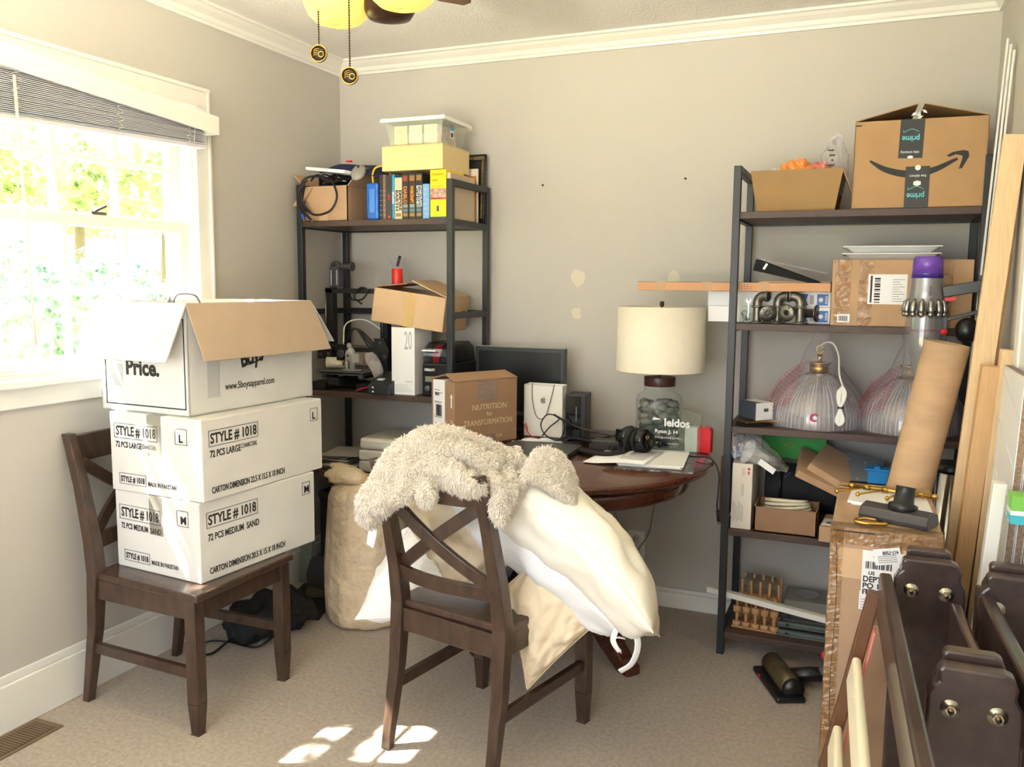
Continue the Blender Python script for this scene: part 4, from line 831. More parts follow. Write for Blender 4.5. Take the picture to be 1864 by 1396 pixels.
# cords by the wall
b = MB(black_m); b.tube(spline([(1.72, -.40, .758), (1.80, -.47, .757), (1.87, -.50, .762), (1.905, -.52, .72), (1.908, -.53, .65), (1.905, -.53, .60), (1.908, -.53, .585)], 8), .0028, None, 8); b.cyl((1.908, -.53, .585), (1.912, -.53, .545), .0055, None, 8); b.cyl((1.912, -.53, .545), (1.9125, -.53, .533), .004, steel_m, 8); tag(b.build('charging_cable'), 'black cable with a plug end dangling off the table edge by the rack', 'cable')
cordm = mat('translucent cord', (150, 142, 130), .4)
b = MB(cordm); b.tube(spline([(1.60, -.06, .75), (1.60, -.03, .62), (1.585, -.025, .52), (1.56, -.02, .42), (1.545, -.03, .32), (1.50, -.03, .24)], 8), .003, None, 6); b.tube(spline([(1.505, -.03, .235), (1.53, -.04, .18), (1.51, -.05, .12), (1.53, -.03, .09)], 6), .0025, None, 6); tag(b.build('lamp_cord'), 'translucent lamp cord hanging behind the table to the outlet', 'cord')
b = MB(cordm, black_m); b.tube(spline([(1.36, -.06, .75), (1.365, -.04, .5), (1.40, -.03, .38), (1.45, -.03, .30), (1.48, -.035, .24)], 8), .003, None, 6); b.cbox((1.36, -.05, .56), (.02, .012, .03), black_m); b.prism([(-.02, -.005), (0, .012), (.02, -.005), (0, .0)], .004, black_m, frame((1.362, -.055, .54), (1, 0, 0), (0, 0, 1))); tag(b.build('switch_cord'), 'thin cord with a dark inline switch behind the table leg', 'cord')

# ------------------------------------------------------------------ tied canvas sack and the dark things in the corner
t = thing('canvas_sack', 'tall beige canvas sack tied with a knot in front of the left rack', 'sack', (.523, -.618, 0))
b = MB(canvas_m); vs = []; n_ = 72; prof = [(.001, 0), (.13, 0), (.165, .012), (.178, .05), (.176, .15), (.168, .3), (.158, .45), (.152, .52), (.14, .552), (.11, .568), (.07, .575), (.03, .578)]
pp = []
for i in range(len(prof)-1):
    for k in range(4): u = k/4; pp.append((prof[i][0]*(1-u)+prof[i+1][0]*u, prof[i][1]*(1-u)+prof[i+1][1]*u))
pp.append(prof[-1])
for rr, z in pp:
    for k in range(n_):
        a_ = 2*PI*k/n_; q = rr*(1+.028*math.sin(a_*3+z*6)*(.4+z)+.05*noise.noise((math.cos(a_)*2.2, math.sin(a_)*2.2, z*4))+.05*noise.noise((math.cos(a_)*6, math.sin(a_)*6, z*2.2)))
        vs.append((q*math.cos(a_), q*math.sin(a_), z))
b.faces(vs, [(i*n_+k, i*n_+(k+1) % n_, (i+1)*n_+(k+1) % n_, (i+1)*n_+k) for i in range(len(pp)-1) for k in range(n_)], None, None, True); b.build('sack_body', t)
b = MB(canvas_m); T = Matrix.Translation((-.02, -.06, .6)) @ Matrix.Rotation(.15, 4, 'Y')
for k in range(14):
    a_ = 2*PI*k/14; b.tube(spline([(.12, 0, -.01), (.06, .008*math.cos(a_), .006*math.sin(a_)), (.0, .03*math.cos(a_), .022*math.sin(a_)), (-.10-.015*math.sin(k*2.1), .05*math.cos(a_), .03*math.sin(a_)-.006)], 4), [.012]*4+[.012]*4+[.013, .014, .015, .016, .012], None, 7, T=T)
o = b.build('gathered_top', t); k = o.modifiers.new('r', 'REMESH'); k.mode = 'VOXEL'; k.voxel_size = .006; k.use_smooth_shade = True
b = MB(mat('knot cord', (200, 168, 124), .9))
for q in range(2): b.tube([T @ Vector((.045+q*.014, .022*math.cos(u), .02*math.sin(u))) for u in [2*PI*k_/16 for k_ in range(17)]], .006, None, 7)
b.build('tie', t)
b = MB(canvas_m); b.tube(spline([(.055, -.07, .575), (.09, -.075, .57), (.12, -.06, .572), (.1, -.03, .574), (.06, -.05, .574)], 5), .01, None, 8); b.build('loose_end', t)
t = thing('fabric_backpack', 'collapsed black fabric bag with a loose strap under the window chair', 'bag', (.27, -.92, 0), .9)
b = MB(blackmatt_m); b.tube(spline([(-.17, .0, .05), (-.08, -.02, .075), (.05, 0, .085), (.16, .02, .06)], 5), [.05, .07, .08, .09, .095, .1, .1, .1, .1, .1, .1, .095, .09, .08, .07, .05], None, 16, flat=.85); o = b.build('bag_body', t, sub=2); tx = bpy.data.textures.new('bag creases', 'CLOUDS'); tx.noise_scale = .07; k = o.modifiers.new('d', 'DISPLACE'); k.texture = tx; k.strength = .07; k.mid_level = .5; k.texture_coords = 'LOCAL'
b = MB(black_m); b.tube(spline([(-.17, -.05, .03), (-.25, -.1, .008), (-.30, -.04, .006), (-.24, .02, .008), (-.17, -.02, .008), (-.12, -.09, .008), (-.08, -.12, .01), (-.02, -.1, .03)], 6), .007, None, 8, flat=.5); b.build('strap', t)
b = MB(white_m); b.box((-.02, -.085, .1), (.0, -.06, .13)); b.build('tag', t)
b = MB(mat('black board', (30, 31, 31), .7)); b.prism([(.17, -.80), (.36, -.74), (.30, -.56), (.235, -.43), (.06, -.43)], .018); o = b.build('flat_case', bev=.004); tag(o, 'flat black case lying on the carpet between the chair and canvas sack', 'case')
b = MB(mat('grey green board', (112, 120, 106), .7)); b.bar((.0775, -.445, .022), (.075, -.41, .32), .06, .006, up=(0, 1, 0)); o = b.build('narrow_board', bev=.001); tag(o, 'narrow grey-green strip leaning at the corner of the left rack', 'strip')
t = thing('folded_stand', 'dark grey plastic stand under the window chair near the corner', 'stand', (.21, -.52, .019), .4)
b = MB(dgrey_m); b.prism([(-.06, 0), (.06, 0), (.08, .09), (.07, .17), (.055, .2), (.045, .17), (.0, .18), (-.04, .15), (-.07, .08)], .02, None, frame((0, 0, 0), (.8, -.6, 0), (0, 0, 1))); b.build('stand_body', t, .004)
b = MB(mat('dusty olive plastic', (88, 84, 66), .6)); b.box((-.05, -.06, 0), (.05, .0, .03)); b.build('foot', t, .004)

# ------------------------------------------------------------------ pillows on the middle chair
def pillow(name, label, m, loc, ax, ay, hx, hy, T_, bend=0, group='pillows on the middle chair', seed=0, pinch=.045, extra=None, twist=0, wr_=1.3, skew=False):
    """ax: direction of the long axis, ay: direction of the short one"""
    F = frame((0, 0, 0), ax, ay); o = thing(name, label, 'pillow', loc, group=group)
    if skew:
        yy = Vector(ay).normalized()
        for k in range(3): F[k][1] = yy[k]
    n_ = 44; b = MB(m); vs = []
    def P(u, v, s):
        e = max(0, 1-abs(u)**2.6)**.55*max(0, 1-abs(v)**2.6)**.55
        x = u*hx*(1-pinch*(1-abs(v)**2)*abs(u)**3); y = v*hy*(1-pinch*(1-abs(u)**2)*abs(v)**3)
        z = s*T_*e
        wr = noise.noise((u*3+seed, v*3, s*3))*.016+noise.noise((u*7+seed, v*7+4, s))*.006+abs(noise.noise((u*9+seed*3, v*2.5, s+7)))*.012*(1-e)
        z += s*wr*wr_*min(1, e*3) if e > 0 else 0
        z += -bend*(x*x)/hx/hx+twist*u*v
        q = F @ Vector((x, y, z)); return q
    for s in (1, -1):
        for j in range(n_+1):
            for i in range(n_+1):
                u = math.sin((i/n_*2-1)*PI/2)*.5+(i/n_*2-1)*.5; v = math.sin((j/n_*2-1)*PI/2)*.5+(j/n_*2-1)*.5; vs.append(P(u, v, s))
    N = (n_+1)**2; fs = []
    for j in range(n_):
        for i in range(n_):
            a_ = j*(n_+1)+i; fs.append((a_, a_+1, a_+n_+2, a_+n_+1)); fs.append((N+a_+n_+1, N+a_+n_+2, N+a_+1, N+a_))
    b.faces(vs, fs, None, None, True); bmesh.ops.remove_doubles(b.bm, verts=b.bm.verts, dist=.0006); b.build('pillow_body', o)
    b = MB(m); pts = []
    for k in range(121):
        w_ = k/120*4; q = int(w_) % 4; f = (w_-int(w_))*2-1
        u, v = [(f, -1), (1, f), (-f, 1), (-1, -f)][q]; pts.append(P(u, v, 0))
    b.tube(pts, .0028, None, 6, cap=False); b.build('piping', o)
    if extra: extra(o, P)
    return o
def ribbons(o, P):
    b = MB(pillow2_m); K = P(.93, -.98, 0)-Vector((.21, -.19, -.19))
    for q, (pts) in enumerate(([(.20, -.19, -.20), (.195, -.2, -.235), (.215, -.2, -.26), (.2, -.2, -.225), (.225, -.19, -.225)], [(.25, -.19, -.19), (.262, -.2, -.235), (.25, -.21, -.28), (.22, -.22, -.305)])):
        b.tube([K+p for p in spline(pts, 6)], .011, None, 8, flat=.12)
    b.build('ribbon_tie', o)
    b = MB(mat('pillow tag', (222, 212, 204), .7)); q_ = P(.45, -1, 0); b.bar(q_, q_+Vector((.035, 0, -.016)), .002, .018); b.build('care_tag', o)
# big top pillow: long axis falls to the right
pillow('pillow', 'large ivory pillow on top, its corner reaching far right past the chair', pillow_m, (1.56, -1.26, .69), (.86, -.05, -.46), (-.25, .95, -.38), .41, .24, .115, .09, seed=1)
pillow('pillow', 'white pillow with ribbon ties, just below the large ivory pillow', pillow2_m, (1.53, -1.22, .60), (.85, 0, -.50), (-.2, .95, -.35), .32, .22, .11, .05, seed=5, extra=ribbons)
pillow('pillow', 'cream pillow whose corner points down beside the middle chair seat', cream_m, (1.584, -1.33, .476), (.25, -.03, -.97), (.66, .1, .74), .15, .16, T_=.06, bend=0, seed=9, skew=True)
pillow('pillow', 'crumpled cream pillow seen through the chair back cross', cream_m, (1.28, -1.27, .67), (.5, .15, -1), (1, -.1, .5), .185, .17, .12, 0, seed=13, wr_=2.6)
pillow('pillow', 'white pillow jutting out to the left of the middle chair back', pillow2_m, (1.14, -1.15, .455), (.95, -.1, .2), (.25, .8, .55), .25, .20, .10, 0, seed=17)
b = MB(pillow2_m); b.tube(spline([(1.185, -1.62, .77), (1.18, -1.63, .72), (1.172, -1.635, .675)], 5), [.012, .013, .014, .015, .017, .019, .02, .02, .02, .018, .018], None, 8, flat=.15)
tag(b.build('cloth_ribbon'), 'short white cloth tie hanging under the fleece at the chair corner', 'ribbon')

# ------------------------------------------------------------------ fluffy blanket over the chair back
def ppx(*p): return p
b = MB(fleece_m)
def fold(pts, r0, r1=None, flat=1, n=14):
    P = spline(pts, 6); L = len(P); r1 = r1 or r0; b.tube(P, [r0+(r1-r0)*k/(L-1) for k in range(L)], None, n, flat=flat)
    b.ball(P[0], r0*.98); b.ball(P[-1], r1*.98)
fold([(1.235, -1.50, .90), (1.29, -1.47, .932), (1.37, -1.43, .905), (1.46, -1.39, .872), (1.50, -1.38, .84)], .058, .048)
fold([(1.27, -1.48, .92), (1.31, -1.46, .935), (1.34, -1.43, .925)], .046)
fold([(1.215, -1.52, .905), (1.205, -1.57, .88), (1.20, -1.62, .83), (1.19, -1.655, .79), (1.188, -1.665, .775)], .045, .034)
fold([(1.235, -1.56, .90), (1.235, -1.62, .84), (1.225, -1.66, .80)], .042, .03)
fold([(1.26, -1.57, .90), (1.275, -1.62, .85), (1.26, -1.655, .815)], .035, .024)
fold([(1.27, -1.565, .88), (1.34, -1.56, .88), (1.41, -1.575, .865), (1.455, -1.585, .855)], .042, .03)
fold([(1.31, -1.575, .86), (1.335, -1.62, .835), (1.34, -1.63, .82)], .03, .022)
fold([(1.28, -1.53, .92), (1.36, -1.50, .91), (1.44, -1.48, .88)], .05, .045)
fold([(1.44, -1.50, .86), (1.49, -1.52, .84), (1.51, -1.545, .80), (1.525, -1.565, .765)], .035, .018)
fold([(1.49, -1.46, .86), (1.515, -1.50, .83), (1.525, -1.54, .79)], .03, .02)
b_main = b; o = b.build('fleece_blanket'); tag(o, 'fluffy oatmeal fleece blanket bunched over the middle chair back', 'blanket')
k = o.modifiers.new('r', 'REMESH'); k.mode = 'VOXEL'; k.voxel_size = .0065; k.use_smooth_shade = True
k = o.modifiers.new('s', 'SMOOTH'); k.iterations = 4; k.factor = .5
for nm, tp, sz, st in (('folds', 'CLOUDS', .045, .026), ('rows', 'CLOUDS', .018, .008)):
    tx = bpy.data.textures.new(nm, tp); tx.noise_scale = sz; k = o.modifiers.new(nm, 'DISPLACE'); k.texture = tx; k.strength = st; k.mid_level = .5; k.texture_coords = 'LOCAL'
b = MB(fleece_m)
def band(path, w0, name=None):
    """wavy cloth band: (centre, half-width vector) pairs"""
    C_ = spline([p[0] for p in path], 8); W_ = spline([p[1] for p in path], 8); vs = []
    m_ = 8
    for c_, w_ in zip(C_, W_):
        for q in range(m_+1): vs.append(c_+w_*(q/m_*2-1))
    b.faces(vs, [(i*(m_+1)+q, i*(m_+1)+q+1, (i+1)*(m_+1)+q+1, (i+1)*(m_+1)+q) for i in range(len(C_)-1) for q in range(m_)], None, None, True)
band([((p_[0][0], p_[0][1]-.05, p_[0][2]+.02), p_[1]) for p_ in [((1.475, -1.36, .87), (.0, .06, .03)), ((1.50, -1.38, .82), (.0, .06, .03)), ((1.53, -1.38, .825), (0, .06, .03)), ((1.545, -1.36, .865), (0, .06, .03)), ((1.585, -1.34, .86), (0, .06, .03)), ((1.63, -1.33, .825), (-.01, .055, .03)), ((1.655, -1.33, .785), (-.01, .035, .02))]], .05)
o2 = b.build('blanket_tail', o); 
k = o2.modifiers.new('t', 'SOLIDIFY'); k.thickness = .022; k.offset = 0; k = o2.modifiers.new('r', 'REMESH'); k.mode = 'VOXEL'; k.voxel_size = .005; k.use_smooth_shade = True
for nm, st in (('rows', .006),):
    k = o2.modifiers.new(nm, 'DISPLACE'); k.texture = bpy.data.textures[nm]; k.strength = st; k.mid_level = .5; k.texture_coords = 'LOCAL'

def pile(obj, parent, count, seed):
    import numpy as np
    bpy.context.view_layer.update(); ev = obj.evaluated_get(bpy.context.evaluated_depsgraph_get()); me = ev.to_mesh()
    rr = np.random.default_rng(seed); n = len(me.polygons)
    cen = np.zeros(n*3); nor = np.zeros(n*3); ar = np.zeros(n); me.polygons.foreach_get('center', cen); me.polygons.foreach_get('normal', nor); me.polygons.foreach_get('area', ar)
    cen = cen.reshape(-1, 3); nor = nor.reshape(-1, 3); ev.to_mesh_clear()
    idx = rr.choice(n, count, p=ar/ar.sum()); c = cen[idx]+rr.normal(0, .002, (count, 3)); nn = nor[idx]
    g = np.array([.25, -.1, -.8])+rr.normal(0, .35, (count, 3)); d = nn*.75+g*.6; d /= np.linalg.norm(d, axis=1)[:, None]
    row = .6+.4*np.sin(c[:, 0]*260+c[:, 2]*90+3*np.sin(c[:, 1]*40)); L = (rr.uniform(.007, .013, count)*(.55+.6*row))[:, None]
    x = np.cross(d, rr.normal(0, 1, (count, 3))); x /= np.linalg.norm(x, axis=1)[:, None]; y = np.cross(d, x); w_ = .0017
    base = c-nn*.002; curl = g*.0035; mid = base+d*L*.55
    V = np.stack([base+x*w_, base-x*w_*.5+y*w_*.87, base-x*w_*.5-y*w_*.87, mid+x*w_*.8, mid-x*w_*.4+y*w_*.7, mid-x*w_*.4-y*w_*.7, base+d*L+curl], 1).reshape(-1, 3)
    f = np.array([[0, 1, 4, 3], [1, 2, 5, 4], [2, 0, 3, 5]]); f3 = np.array([[3, 4, 6], [4, 5, 6], [5, 3, 6]]); o7 = (np.arange(count)*7)
    F4 = (o7[:, None, None]+f).reshape(-1, 4).tolist(); F3 = (o7[:, None, None]+f3).reshape(-1, 3).tolist()
    m = bpy.data.meshes.new('pile'); m.from_pydata(V.tolist(), [], F4+F3); m.materials.append(mat('fleece fibre', (240, 229, 212), .95, sheen=.5))
    m.polygons.foreach_set('use_smooth', [True]*len(m.polygons)); p = bpy.data.objects.new('fleece_pile', m); C.objects.link(p); p.parent = parent; p['kind'] = 'stuff'
pile(o, o, 46000, 1); pile(o2, o2, 14000, 2)

# ------------------------------------------------------------------ right rack
S1, S2, S3, S4, S5 = 1.6305, 1.2385, .8655, .4825, .0885
# large retail carton with a curved arrow
t = thing('shipping_carton', 'big kraft carton with black tape strips and a curved arrow, on the top shelf', 'box', (2.484, -.245, S1), 0, rot=(0, 0, .03))
a, d, h = .197, .15, .283
ac = mat('golden kraft cardboard', (176, 140, 98), .75, var=(9, .05), bump=(60, .1))
b = MB(ac); k = .004; b.box((-a, -d, 0), (a, d, k)); b.box((-a, -d, 0), (a, -d+k, h)); b.box((-a, d-k, 0), (a, d, h)); b.box((-a, -d, 0), (-a+k, d, h)); b.box((a-k, -d, 0), (a, d, h)); b.build('carton_body', t, .001)
b = MB(ac); pf = mat('shaded flap kraft', (150, 112, 70), .8)
for s in (-1, 1):
    vs = [(s*a, -d, h), (s*a, d, h), (s*.01, d, h+.05), (s*.01, -d+.02, h+.05)]; vs += [(x, y, z+.003) for x, y, z in vs]
    b.faces(vs, [(3, 2, 1, 0), (4, 5, 6, 7), (0, 1, 5, 4), (1, 2, 6, 5), (2, 3, 7, 6), (3, 0, 4, 7)], ac)
b.build('flap', t)
F = frame((-a, -d-.0006, 0), (1, 0, 0), (0, 0, 1)); tpm = mat('black printed tape', (40, 42, 40), .4)
b = MB(tpm); T = F @ Matrix.Translation((.135, .16, 0)) @ Matrix.Rotation(-.02, 4, 'Z'); b.box((0, 0, 0), (.072, .123, .0006), None, T); T2 = F @ Matrix.Translation((.16, 0, .0002)); b.box((0, 0, 0), (.072, .132, .0008), None, T2); b.build('tape_strip', t)
b = MB(mat('black smile print', (34, 36, 34), .6)); P = spline([(.05, .155, 0), (.10, .125, 0), (.17, .108, 0), (.24, .118, 0), (.31, .152, 0)], 8); n_ = len(P)
ribbon(b, F, P, [.003+.019*min(1, math.sin(PI*min(1, (k_/n_)*.93+.03))**.8) for k_ in range(n_)])
b.prism([(.278, .163), (.295, .173), (.325, .178), (.340, .174), (.343, .158), (.325, .122), (.315, .119), (.322, .145), (.324, .16), (.305, .166), (.285, .158)][::-1], .0006, None, F); b.box((.0, .268, 0), (.02, .272, .0006), None, F); b.build('arrow_print', t)
cy = mat('cyan print', (96, 196, 204), .5); b = MB(cy, white_m)
for TT, o_ in ((T, .048), (T2, .024)):
    U = TT @ Matrix.Translation((.06, o_+.022, .0008)) @ Matrix.Rotation(PI, 4, 'Z'); b.text('prime', .026, cy, U, .052, .0005); b.tube([U @ Vector(p) for p in spline([(.004, -.014, 0), (.026, -.022, 0), (.05, -.012, 0)], 5)], .0012, cy, 5); b.bar(U @ Vector((.05, -.012, 0)), U @ Vector((.05, -.02, 0)), .0015, .001, cy, up=(0, 1, 0))
U = T @ Matrix.Translation((.062, .022, .0008)) @ Matrix.Rotation(PI, 4, 'Z'); b.text('video streaming', .012, white_m, U, .056)
U = T2 @ Matrix.Translation((.062, .105, .001)) @ Matrix.Rotation(PI, 4, 'Z'); b.text('free delivery', .012, white_m, U, .05)
b.prism([(-.011, -.005), (0, -.009), (.011, -.005), (.011, .005), (0, .009), (-.011, .005)], .0004, white_m, at(T2, .036, .078, .001)); b.ball((0, 0, 0), (.009, .009, .0006), white_m, at(T2, .036, .128, .001)); b.ball((0, 0, 0), (.009, .005, .0006), white_m, at(T, .036, .003, .001))
b.build('tape_print', t)
b = MB(white_m)
for q in range(5): b.prism([(0, 0), (.012, .004), (.016, .012), (.006, .01)], .002, None, Matrix.Translation((-.03+q*.012, -d+.003, h+.01+.007*(q % 3))) @ Matrix.Rotation(q*1.1, 4, 'Y') @ Matrix.Rotation(PI/2, 4, 'X'))
b.build('torn_edge', t)
# flared open carton with bags
t = thing('open_carton', 'low open kraft carton with flared sides holding plastic bags, top shelf left', 'box', (2.107, -.225, S1))
b = MB(mat('olive kraft', (158, 126, 84), .8, var=(9, .05))); frus(b, .128, .125, .152, .135, 0, .143); b.build('carton_body', t, solid=.004)
flap(t, (.152, -.135, .143), (.152, .135, .143), (.35, 0, -.9), .12, card2_m, card2_m, flare=.0)
for nm, lb, m, p, r_, sd in (('orange_bag', 'orange plastic bag poking out of the open carton', mat('orange plastic film', (238, 150, 70), .3), (2.10, -.27, S1+.12), (.06, .05, .065), 3), ('pink_bag', 'pinkish red plastic bag beside the orange one in the open carton', mat('pink plastic film', (226, 130, 118), .3), (2.17, -.24, S1+.115), (.055, .05, .06), 5), ('clear_bag', 'standing clear plastic bag with black print in the open carton', bag_m, (2.225, -.25, S1+.15), (.045, .03, .10), 7), ('white_bag', 'crumpled whitish bag at the left of the open carton', mat('white film', (226, 222, 206), .4), (2.03, -.25, S1+.11), (.065, .06, .045), 9)):
    b = MB(m); vs = []; 
    for i in range(15):
        th = PI*i/14
        for k in range(24):
            a_ = 2*PI*k/24; n3 = noise.noise((math.cos(a_)*2+sd, math.sin(a_)*2, th*2.2)); f = 1+.35*n3; vs.append((r_[0]*max(.02, math.sin(th)**.7)*math.cos(a_)*f, r_[1]*max(.02, math.sin(th)**.7)*math.sin(a_)*f, r_[2]*math.cos(th)*f))
    b.faces(vs, [(i*24+k, (i+1)*24+k, (i+1)*24+(k+1) % 24, i*24+(k+1) % 24) for i in range(14) for k in range(24)]); o = b.build(nm, None); o.location = p
    if nm == 'clear_bag':
        c_ = MB(ink_m)
        for q in range(6): c_.box((-.022+.006*(q % 3), -.036, .06-q*.017), (-.002+.004*(q % 2), -.035, .065-q*.017))
        c_.build('bag_print', o)
    tag(o, lb, 'plastic bag', 'bags in the open carton')
# second shelf: long boxes, tray, pipe fittings, jar, large carton
t, a, d, h, F, o = item('window_blind_box', 'white blind box with blue panels, lower of the two on the second shelf', 'box', 1.808, 2.237, -.285, -.125, S2, 1.297, mat('blind box white', (236, 238, 240), .45), 'box_body', .001)
t2_, a2, d2, h2, F2, o2 = item('window_blind_box', 'white blind box with blue panels, upper of the two on the second shelf', 'box', 1.806, 2.237, -.285, -.125, 1.2978, 1.3515, mat('blind box white', (236, 238, 240), .45), 'box_body', .001)
for tt, FF in ((t, F), (t2_, F2)):
    b = MB(mat('blue print', (32, 98, 178), .45)); b.box((.385, .006, 0), (.422, .046, .0006), None, FF); b.prism([(.325, .006), (.355, .006), (.348, .025), (.355, .046), (.325, .046)], .0006, None, FF); b.ball((0, 0, 0), (.008, .008, .0008), white_m, at(FF, .398, .026, .0006))
    for q in range(8): b.bar(FF @ Vector((.398+.0105*math.cos(q*PI/4), .026+.0105*math.sin(q*PI/4), .0008)), FF @ Vector((.398+.013*math.cos(q*PI/4), .026+.013*math.sin(q*PI/4), .0008)), .001, .001, white_m)
    for q in range(4): b.box((.362+q*.0035, .01, 0), (.3635+q*.0035, .042, .0006), ink_m, FF); b.box((.413+q*.002, .012, .0006), (.414+q*.002, .04, .0012), white_m, FF)
    b.build('print', tt)
t, a, d, h, F, o = item('long_flat_carton', 'long flat kraft carton sticking far out left of the right rack', 'box', 1.557, 2.238, -.365, -.20, 1.3525, 1.383, mat('orange kraft', (202, 154, 116), .75, var=(9, .05)), 'carton_body', .0015)
b = MB(card_m)
for x in (.07, .24, .44): b.box((x, -.0006, 0), (x+.035, .032, .0008), None, F)
b.build('tab', t)
b = MB(ink_m); b.box((-a, -d, h), (a, d, h+.0012)); 
for q in range(20): b.box((.345+(q % 7)*.011, .008+(q//7)*.007, 0), (.350+(q % 7)*.011, .0095+(q//7)*.007, .0006), None, F)
b.build('print', t)
t = thing('black_tray', 'black plastic tray tipped over on the long flat carton', 'tray', (2.10, -.28, 1.398), rot=(0, .22, 0))
b = MB(mat('black glossy tray', (14, 14, 15), .6, spec=.2)); b.box((-.13, -.07, 0), (.12, .07, .004)); b.faces([(-.13, -.07, 0), (.14, -.07, 0), (.14, -.07, .006), (-.13, -.07, .042), (-.13, .07, 0), (.14, .07, 0), (.14, .07, .006), (-.13, .07, .042)], [(0, 1, 2, 3), (7, 6, 5, 4), (0, 3, 7, 4), (3, 2, 6, 7)]); b.build('tray_body', t, .002)
b = MB(white_m); b.bar((-.095, -.072, .012), (-.088, -.072, .034), .008, .001, up=(0, 1, 0)); b.build('slot', t)
b = MB(bag_m); b.box((-.13, -.06, .043), (.12, .06, .047)); b.build('film', t)
t, a, d, h, F, o = item('kraft_sheet', 'flat piece of tan cardboard under the tipped black tray', 'cardboard', 2.0, 2.235, -.34, -.22, 1.3845, 1.388, cardp_m, 'sheet', 0)
iron = pipe_m
def pipe_fit(label, loc, rz, first):
    g = thing('pipe_fitting', label, 'pipe fitting', loc, rz, 'iron pipe fittings on the second shelf')
    b = MB(iron); b.lathe([(.001, 0), (.028, 0), (.029, .004), (.016, .006), (.0145, .012), (.0145, .06)], n=28); b.build('flange', g)
    b = MB(iron); b.lathe([(.012, .055), (.021, .056), (.021, .062), (.017, .064)], n=24); P = spline([(0, 0, .06), (0, 0, .075), (.007, 0, .09), (.022, 0, .097), (.035, 0, .097)], 5)
    b.tube(P, [.0165]*(len(P)), None, 18); b.cyl((.033, 0, .097), (.04, 0, .097), .0205, None, 20); b.cyl((.0395, 0, .097), (.0405, 0, .097), .013, ink_m, 18); b.build('elbow', g); return g
pipe_fit('upright iron pipe fitting nearest the jar, elbow turned right', (1.993, -.345, S2), -.35, 1); pipe_fit('middle upright iron pipe fitting, elbow turned right', (2.062, -.325, S2), -.3, 0); pipe_fit('third upright iron pipe fitting, elbow turned left', (2.14, -.345, S2), PI+.1, 0)
def loose(label, loc, rot, ln=.0):
    g = thing('pipe_flange', label, 'pipe flange', loc, group='iron pipe fittings on the second shelf', rot=rot)
    b = MB(iron, ink_m); b.lathe([(.012, 0), (.029, 0), (.031, .004), (.02, .008), (.016, .014), (.016, .02+ln), (.010, .02+ln), (.010, 0), (.012, 0)], n=30)
    for q in range(4): b.cyl((.023*math.cos(q*PI/2+.6), .023*math.sin(q*PI/2+.6), -.0008), (.023*math.cos(q*PI/2+.6), .023*math.sin(q*PI/2+.6), .001), .0028, ink_m, 8)
    b.build('flange_body', g)
loose('iron flange leaning between the first and middle pipe fittings', (2.033, -.365, S2+.034), (PI/2+.25+PI, .15, .35)); loose('iron flange facing out beside the middle pipe fitting', (2.093, -.365, S2+.038), (-PI/2+.1, 0, -.35), .03); loose('iron flange with a short pipe to the right of the third fitting', (2.195, -.30, S2+.037), (PI/2, 0, -PI/2-.3), .05)
t = thing('hardware_jar', 'small glass jar of hardware holding a spanner beside the rack post', 'jar', (1.955, -.35, S2))
b = MB(glass_m); b.lathe([(.001, .002), (.02, .002), (.022, .006), (.022, .055), (.018, .062), (.018, .068)], n=26); b.build('glass_jar', t)
b = MB(mat('mixed hardware', (160, 164, 160), .35, .6)); r = random.Random(4)
for q in range(26): p = Vector((r.uniform(-.011, .011), r.uniform(-.011, .011), .008+.0015*q)); v = Vector((r.uniform(-1, 1), r.uniform(-1, 1), r.uniform(-.4, .4))).normalized()*.007; b.cyl(p-v, p+v, .0022, None, 6)
b.build('screws', t)
t2_ = thing('spanner', 'small open-ended spanner standing in the hardware jar', 'spanner', (1.963, -.35, S2+.02))
b = MB(mat('dark chrome', (120, 122, 124), .3, 1)); Fz = frame((0, 0, 0), (1, 0, 0), (0, 0, 1)); b.prism([(-.0025, 0), (.0025, 0), (.003, .05), (.009, .056), (.0085, .067), (.005, .068), (.004, .060), (-.004, .060), (-.005, .068), (-.0085, .067), (-.009, .056), (-.003, .05)], .003, None, Fz); b.build('spanner_body', t2_)
t, a, d, h, F, o = item('large_carton', 'large taped kraft carton with a white shipping label on the second shelf', 'box', 2.2425, 2.672, -.385, -.065, S2, 1.4625, mat('scuffed kraft', (184, 150, 114), .7, var=(7, .1), bump=(12, .3, .01)), 'carton_body', .003)
b = MB(white_m); b.box((.115, .075, 0), (.235, .175, .0008), None, F); b.box((.022, .012, 0), (.062, .04, .0008), None, F); b.build('shipping_label', t)
b = MB(ink_m); barcode(b, at(F, 0, 0, .0008), .027, .016, .03, .018); barcode(b, at(F, 0, 0, .0008), .135, .08, .09, .018, n=14, vert=True); b.box((.122, .08, .0008), (.128, .17, .0012), None, F)
for q in range(10): b.box((.19, .085+q*.008, .0008), (.228-(q % 3)*.008, .0862+q*.008, .0012), None, F)
b.build('label_print', t)
b = MB(tape_m)
for u0, u1 in ((.0, .06), (.075, .13), (.31, .37)): b.box((u0+.01, 0, 0), (u1, h, .0005), None, F)
b.build('tape', t)
for q, lb in enumerate(('lower of two stacked white plastic trays on the large carton', 'upper of two stacked white plastic trays on the large carton')):
    t = thing('plastic_tray', lb, 'tray', (2.423, -.25, 1.4635+q*.024), .02*q)
    b = MB(mat('white tray plastic', (226, 226, 228), .35)); frus(b, .12, .06, .148, .085, 0, .02); b.box((-.155, -.092, .018), (.155, .092, .023)); b.build('tray_body', t, .002)
